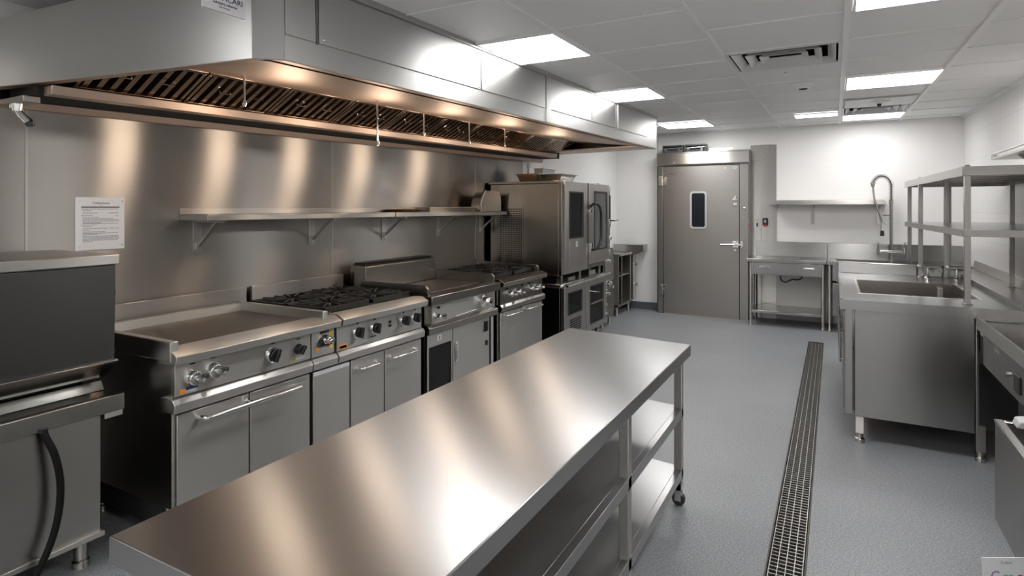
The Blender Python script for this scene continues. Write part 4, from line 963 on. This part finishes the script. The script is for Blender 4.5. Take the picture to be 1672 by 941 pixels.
b = MB(); b.box(SX0+.002,SX0+.02,SY0+.02,SY1-.06,SZ+.0,SZ+.006); b.box(SX1-.02,SX1,SY0,SY1-.05,SZ,SZ+.03); b.build('raised_edge', STS, t, bevel=.002)
b = MB(); b.box(.08,.965,SY0+.06,SY1-.06,.20,.60); b.build('carcass', STD, t, bevel=.002)
b = MB(); b.box(.118,.752,SY0+.025,SY0+.045,.175,SZ-.065); b.build('front_panel', STS, t, bevel=.004)
b = MB(); b.box(.062,.108,SY0+.025,SY0+.06,.185,SZ-.065); b.build('left_post', STS, t, bevel=.003)
b = MB(); b.box(.756,.772,SY0+.024,SY0+.045,.18,SZ-.066); b.build('right_post', ST, t, bevel=.003)
for y0,y1 in ((4.56,5.12),(5.14,5.70),(5.72,6.28)):
    b = MB(); b.box(.055,.078,y0,y1,.20,SZ-.09); d = b.build('side_door', STS, t, bevel=.003)
    b = MB(); b.cyl((.035,y0+.05,.50),(.035,y0+.05,.72),.009,n=10); b.cyl((.035,y0+.05,.52),(.056,y0+.05,.52),.007,n=8); b.cyl((.035,y0+.05,.70),(.056,y0+.05,.70),.007,n=8); b.build('handle', POL, d)
for (x,y) in ((.148,SY0+.065),(.785,SY0+.065),(.148,SY1-.1),(.92,SY1-.1)):
    b = MB(); b.box(x-.024,x+.024,y-.024,y+.024,.06,.22); b.lathe((x,y,.06),(0,0,-1),[(.020,0),(.020,.03),(.030,.036),(.030,.06)],18); b.build('leg', ST, t, bevel=.002)
# sink taps on the splashback
for (x,lb) in ((.72,'small chrome lever tap pair nearer the aisle on the dish sink splashback'),(1.0,'')):
    if not lb: continue
t = thing('sink_tap', (.60,6.28,SZ+.0), 'small chrome two-lever tap behind the dish sink basin, left one', 'tap')
def sinktap(t, x, y):
    b = MB(); b.lathe((x,y-.05,SZ+.0005),(0,0,1),[(.026,0),(.026,.01),(.014,.02),(.012,.09),(.004,.095)],14); b.build('body', CHR, t)
    b = MB(); b.tube([(x-.06,y-.06,SZ+.115),(x-.05,y-.065,SZ+.090),(x,y-.055,SZ+.085),(x+.06,y-.065,SZ+.088),(x+.075,y-.06,SZ+.10)],.006,8); b.lathe((x+.085,y-.06,SZ+.075),(.3,-1,0),[(.022,0),(.022,.006)],14); b.lathe((x-.065,y-.06,SZ+.11),(0,-1,0),[(.012,0),(.012,.008)],12); b.build('levers', CHR, t)
sinktap(t, .70, 6.17)
t = thing('sink_tap', (.93,6.2,SZ), 'small chrome two-lever tap behind the dish sink basin, right one', 'tap')
sinktap(t, .90, 6.17)

# ================================================================== RACK over the sink
t = thing('shelf_rack', (1.0,5.8,.945), 'two-tier stainless shelf rack on square posts standing over the dish sink', 'rack')
posts = [(.735,4.625,SZ+.0005),(1.335,4.625,.8725),(.665,6.25,SZ+.0005),(1.335,6.47,.8725),(.85,6.27,SZ+.0005),(.65,6.95,.0),(.965,6.95,.0)]
for (x,y,z) in posts:
    b = MB(); s=.0165; b.box(x-s,x+s,y-s,y+s,z,1.815); b.box(x-s-.008,x+s+.008,y-s-.008,y+s+.008,z,z+.006); b.lathe((x,y,1.815),(0,0,1),[(.014,0),(.014,.008)],8); b.build('post', STK, t, bevel=.0015)
for zt,h in ((1.812,.058),(1.416,.045)):
    P = [(.712,4.60),(1.385,4.60),(1.385,6.99),(.62,6.99)]
    b = MB(); zb=zt-.006
    b.add([(x,y,zb) for x,y in P]+[(x,y,zt) for x,y in P], [(0,3,2,1),(4,5,6,7),(0,1,5,4),(1,2,6,5),(2,3,7,6),(3,0,4,7)])
    for p,q in ((0,1),(1,2),(2,3),(3,0)):
        p,q=P[p],P[q]; b.bar((p[0],p[1],zt-h/2),(q[0],q[1],zt-h/2),.012,h)
    b.build('shelf', STK, t, bevel=.001)
    b = MB()
    for k in range(5):
        yy=4.9+k*.42; xx=.712-(yy-4.6)*.0385
        b.box(xx+.01,1.38,yy,yy+.03,zt-.03,zb)
    b.build('stiffener', STK, t)

# ================================================================== RIGHT COUNTER
t = thing('side_counter', (1.09,4.5,0), 'dark-reflecting stainless counter along the right wall, running past the dish sink', 'counter')
b = MB(); b.prism([(.757,.3),(1.395,.3),(1.395,8.30),(.995,8.30),(.995,4.462),(.757,4.462)],'z',.866,.872); b.build('worktop', STO, t)
b = MB(); b.box(.752,.764,.3,4.462,.822,.897); b.build('front_edge', ST, t, bevel=.003)
b = MB(); b.prism([(1.368,.872),(1.395,.872),(1.395,.96),(1.385,.96)],'y',.3,8.30); b.build('wall_upstand', ST, t, bevel=.002)
b = MB(); b.box(.775,.80,3.32,4.40,.62,.82); pn = b.build('apron_panel', STO, t, bevel=.003)
b = MB(); b.box(.770,.776,.3,4.42,.808,.820); b.build('edge_strip', POL, t)
b = MB(); b.box(.80,1.365,3.32,4.42,.64,.86); b.build('under_box', STD, t)
for y in (4.34,.6):
    for x in (1.15,1.33):
        b = MB(); b.box(x-.02,x+.02,y-.02,y+.02,0,.64 if y>3 else .866); b.build('leg', ST, t, bevel=.002)
for x,y in ((1.05,8.25),(1.36,8.25),(1.36,6.0)):
    b = MB(); b.box(x-.02,x+.02,y-.02,y+.02,0,.866); b.build('leg', ST, t, bevel=.002)
b = MB(); b.box(.768,.776,3.60,3.70,.66,.745); b.build('control_plate', BLK, t, bevel=.004)
b = MB(); b.lathe((.776,4.26,.78),(-1,0,0),[(.012,0),(.012,.004)],14); b.lathe((.776,3.83,.705),(-1,0,0),[(.012,0),(.012,.012)],14); b.build('button', STK, t)
b = MB(); b.prism([(4.02,.765),(4.12,.765),(4.13,.775),(4.10,.785),(4.02,.78)],'x',.774,.7755); b.build('badge', POL, t)

# wall shelf high on the right wall
t = thing('wall_shelf', (1.27,4.7,1.95), 'short shelf high on the right wall at the photo edge', 'wall shelf')
b = MB(); b.box(1.15,1.398,3.2,6.24,1.952,1.958); b.box(1.15,1.158,3.2,6.24,1.958,1.968); b.box(1.15,1.398,6.232,6.24,1.958,1.99); b.build('shelf_board', ST, t, bevel=.001)
b = MB(); b.cyl((1.16,3.2,2.0),(1.16,6.23,2.0),.010,n=10)
for y in (3.3,4.7,6.22): b.cyl((1.16,y,1.958),(1.16,y,2.0),.007,n=8)
b.build('guard_rail', POL, t)
for y in (3.6,5.65):
    b = MB(); b.prism([(1.398,1.951),(1.20,1.951),(1.20,1.94),(1.38,1.80),(1.398,1.80)],'y',y-.012,y+.012); b.build('bracket', ST, t, bevel=.001)

# stainless open tank at the lower right
t = thing('waste_trolley', (.86,2.4,0), 'open stainless trough trolley at the lower right edge, under the side counter', 'trolley')
b = MB(); x0,x1,y0,y1,zt,zb=.602,1.10,1.75,3.19,.645,.225
b.prism([(x0,zt),(x0,zb),(x0+.05,zb-.09),(x1-.05,zb-.09),(x1,zb),(x1,zt),(x1-.02,zt),(x1-.02,zb+.02),(x0+.02,zb+.02),(x0+.02,zt)],'y',y0,y1)
b.box(x0+.02,x1-.02,y0,y0+.02,zb,zt); b.box(x0+.02,x1-.02,y1-.02,y1,zb,zt); b.build('tub', STR, t, bevel=.002)
b = MB(); b.box(x0-.004,x0+.028,y0,y1+.003,zt-.006,zt+.006); b.box(x1-.028,x1+.004,y0,y1,zt-.006,zt+.006); b.box(x0+.028,x1-.028,y1-.028,y1+.003,zt-.006,zt+.006); b.build('rim', POL, t, bevel=.003)
b = MB(); b.prism([(x0+.05,zt+.005),(x0+.22,zt+.005),(x0+.22,zt+.06),(x0+.06,zt+.035)],'y',y1-.10,y1-.02); b.prism([(x0+.10,zt+.01),(x0+.30,zt+.02),(x0+.30,zt+.035),(x0+.10,zt+.025)],'y',y1-.5,y1-.12); b.build('hinged_flap', PLG, t, bevel=.006)
for (x,y) in ((x0+.08,y1-.12),(x1-.08,y1-.12),(x0+.08,y0+.12),(x1-.08,y0+.12)):
    b = MB(); b.box(x-.02,x+.02,y-.02,y+.02,.09,zb-.08); b.lathe((x,y-.015,.045),(0,1,0),[(.045,0),(.045,.03)],18); b.build('castor_leg', STD, t)

# paper sign standing on the floor
t = thing('floor_notice', (.50,2.62,0), 'white paper notice with coloured print on a low stand at the bottom right corner', 'notice')
M = Matrix.Translation((.480,2.638,0)) @ Matrix.Diagonal((1,1,.985,1)) @ Matrix.Rotation(YAW*0+.50,4,'Z') @ Matrix.Rotation(-.10,4,'X')
b = MB(); b.box(0,.21,-.002,.002,.005,.30); b.xf(M); b.build('sheet', WHT, t)
b = MB(); b.box(.0,.21,.003,.007,.004,.29); b.box(.0,.21,.003,.12,.0,.006); b.xf(M @ Matrix.Identity(4)); b.build('stand', PLG, t)
MM = M @ Matrix(((1,0,0,0),(0,0,-1,-.0024),(0,1,0,0),(0,0,0,1)))
text('Sodium', .014, MM @ Matrix.Translation((.085,.283,0)), GRY, t, 'heading', .0003)
text('G', .05, MM @ Matrix.Translation((.042,.235,0)), PUR, t, 'logo', .0003)
text('re', .045, MM @ Matrix.Translation((.088,.235,0)), GRN, t, 'logo', .0003)
text('ens', .045, MM @ Matrix.Translation((.15,.235,0)), BLU, t, 'logo', .0003)
text('wash hands here', .018, MM @ Matrix.Translation((.105,.18,0)), GRY, t, 'lettering', .0003)

# ================================================================== LIGHT
w = bpy.data.worlds.new('world'); sc.world = w; w.use_nodes = True
w.node_tree.nodes['Background'].inputs[0].default_value = (.9,.95,1,1); w.node_tree.nodes['Background'].inputs[1].default_value = .02
Hm = WM[hood.name]
for k, y in enumerate((.65,1.4,2.15,3.0,4.0)):
    L = bpy.data.lights.new('hood_lamp','POINT'); L.energy = 2.2; L.color = (1,.78,.59); L.shadow_soft_size = .10
    o = bpy.data.objects.new('hood_lamp', L); COL.objects.link(o)
    o.location = Hm @ Vector((-.66,y,-.19))

vs = sc.view_settings
sc.display_settings.display_device = 'sRGB'
vs.view_transform = 'Standard'; vs.look = 'None'; vs.gamma = 1; vs.use_curve_mapping = False; vs.exposure = 1.08
sc.cycles.max_bounces = 10; sc.cycles.glossy_bounces = 6; sc.cycles.diffuse_bounces = 5
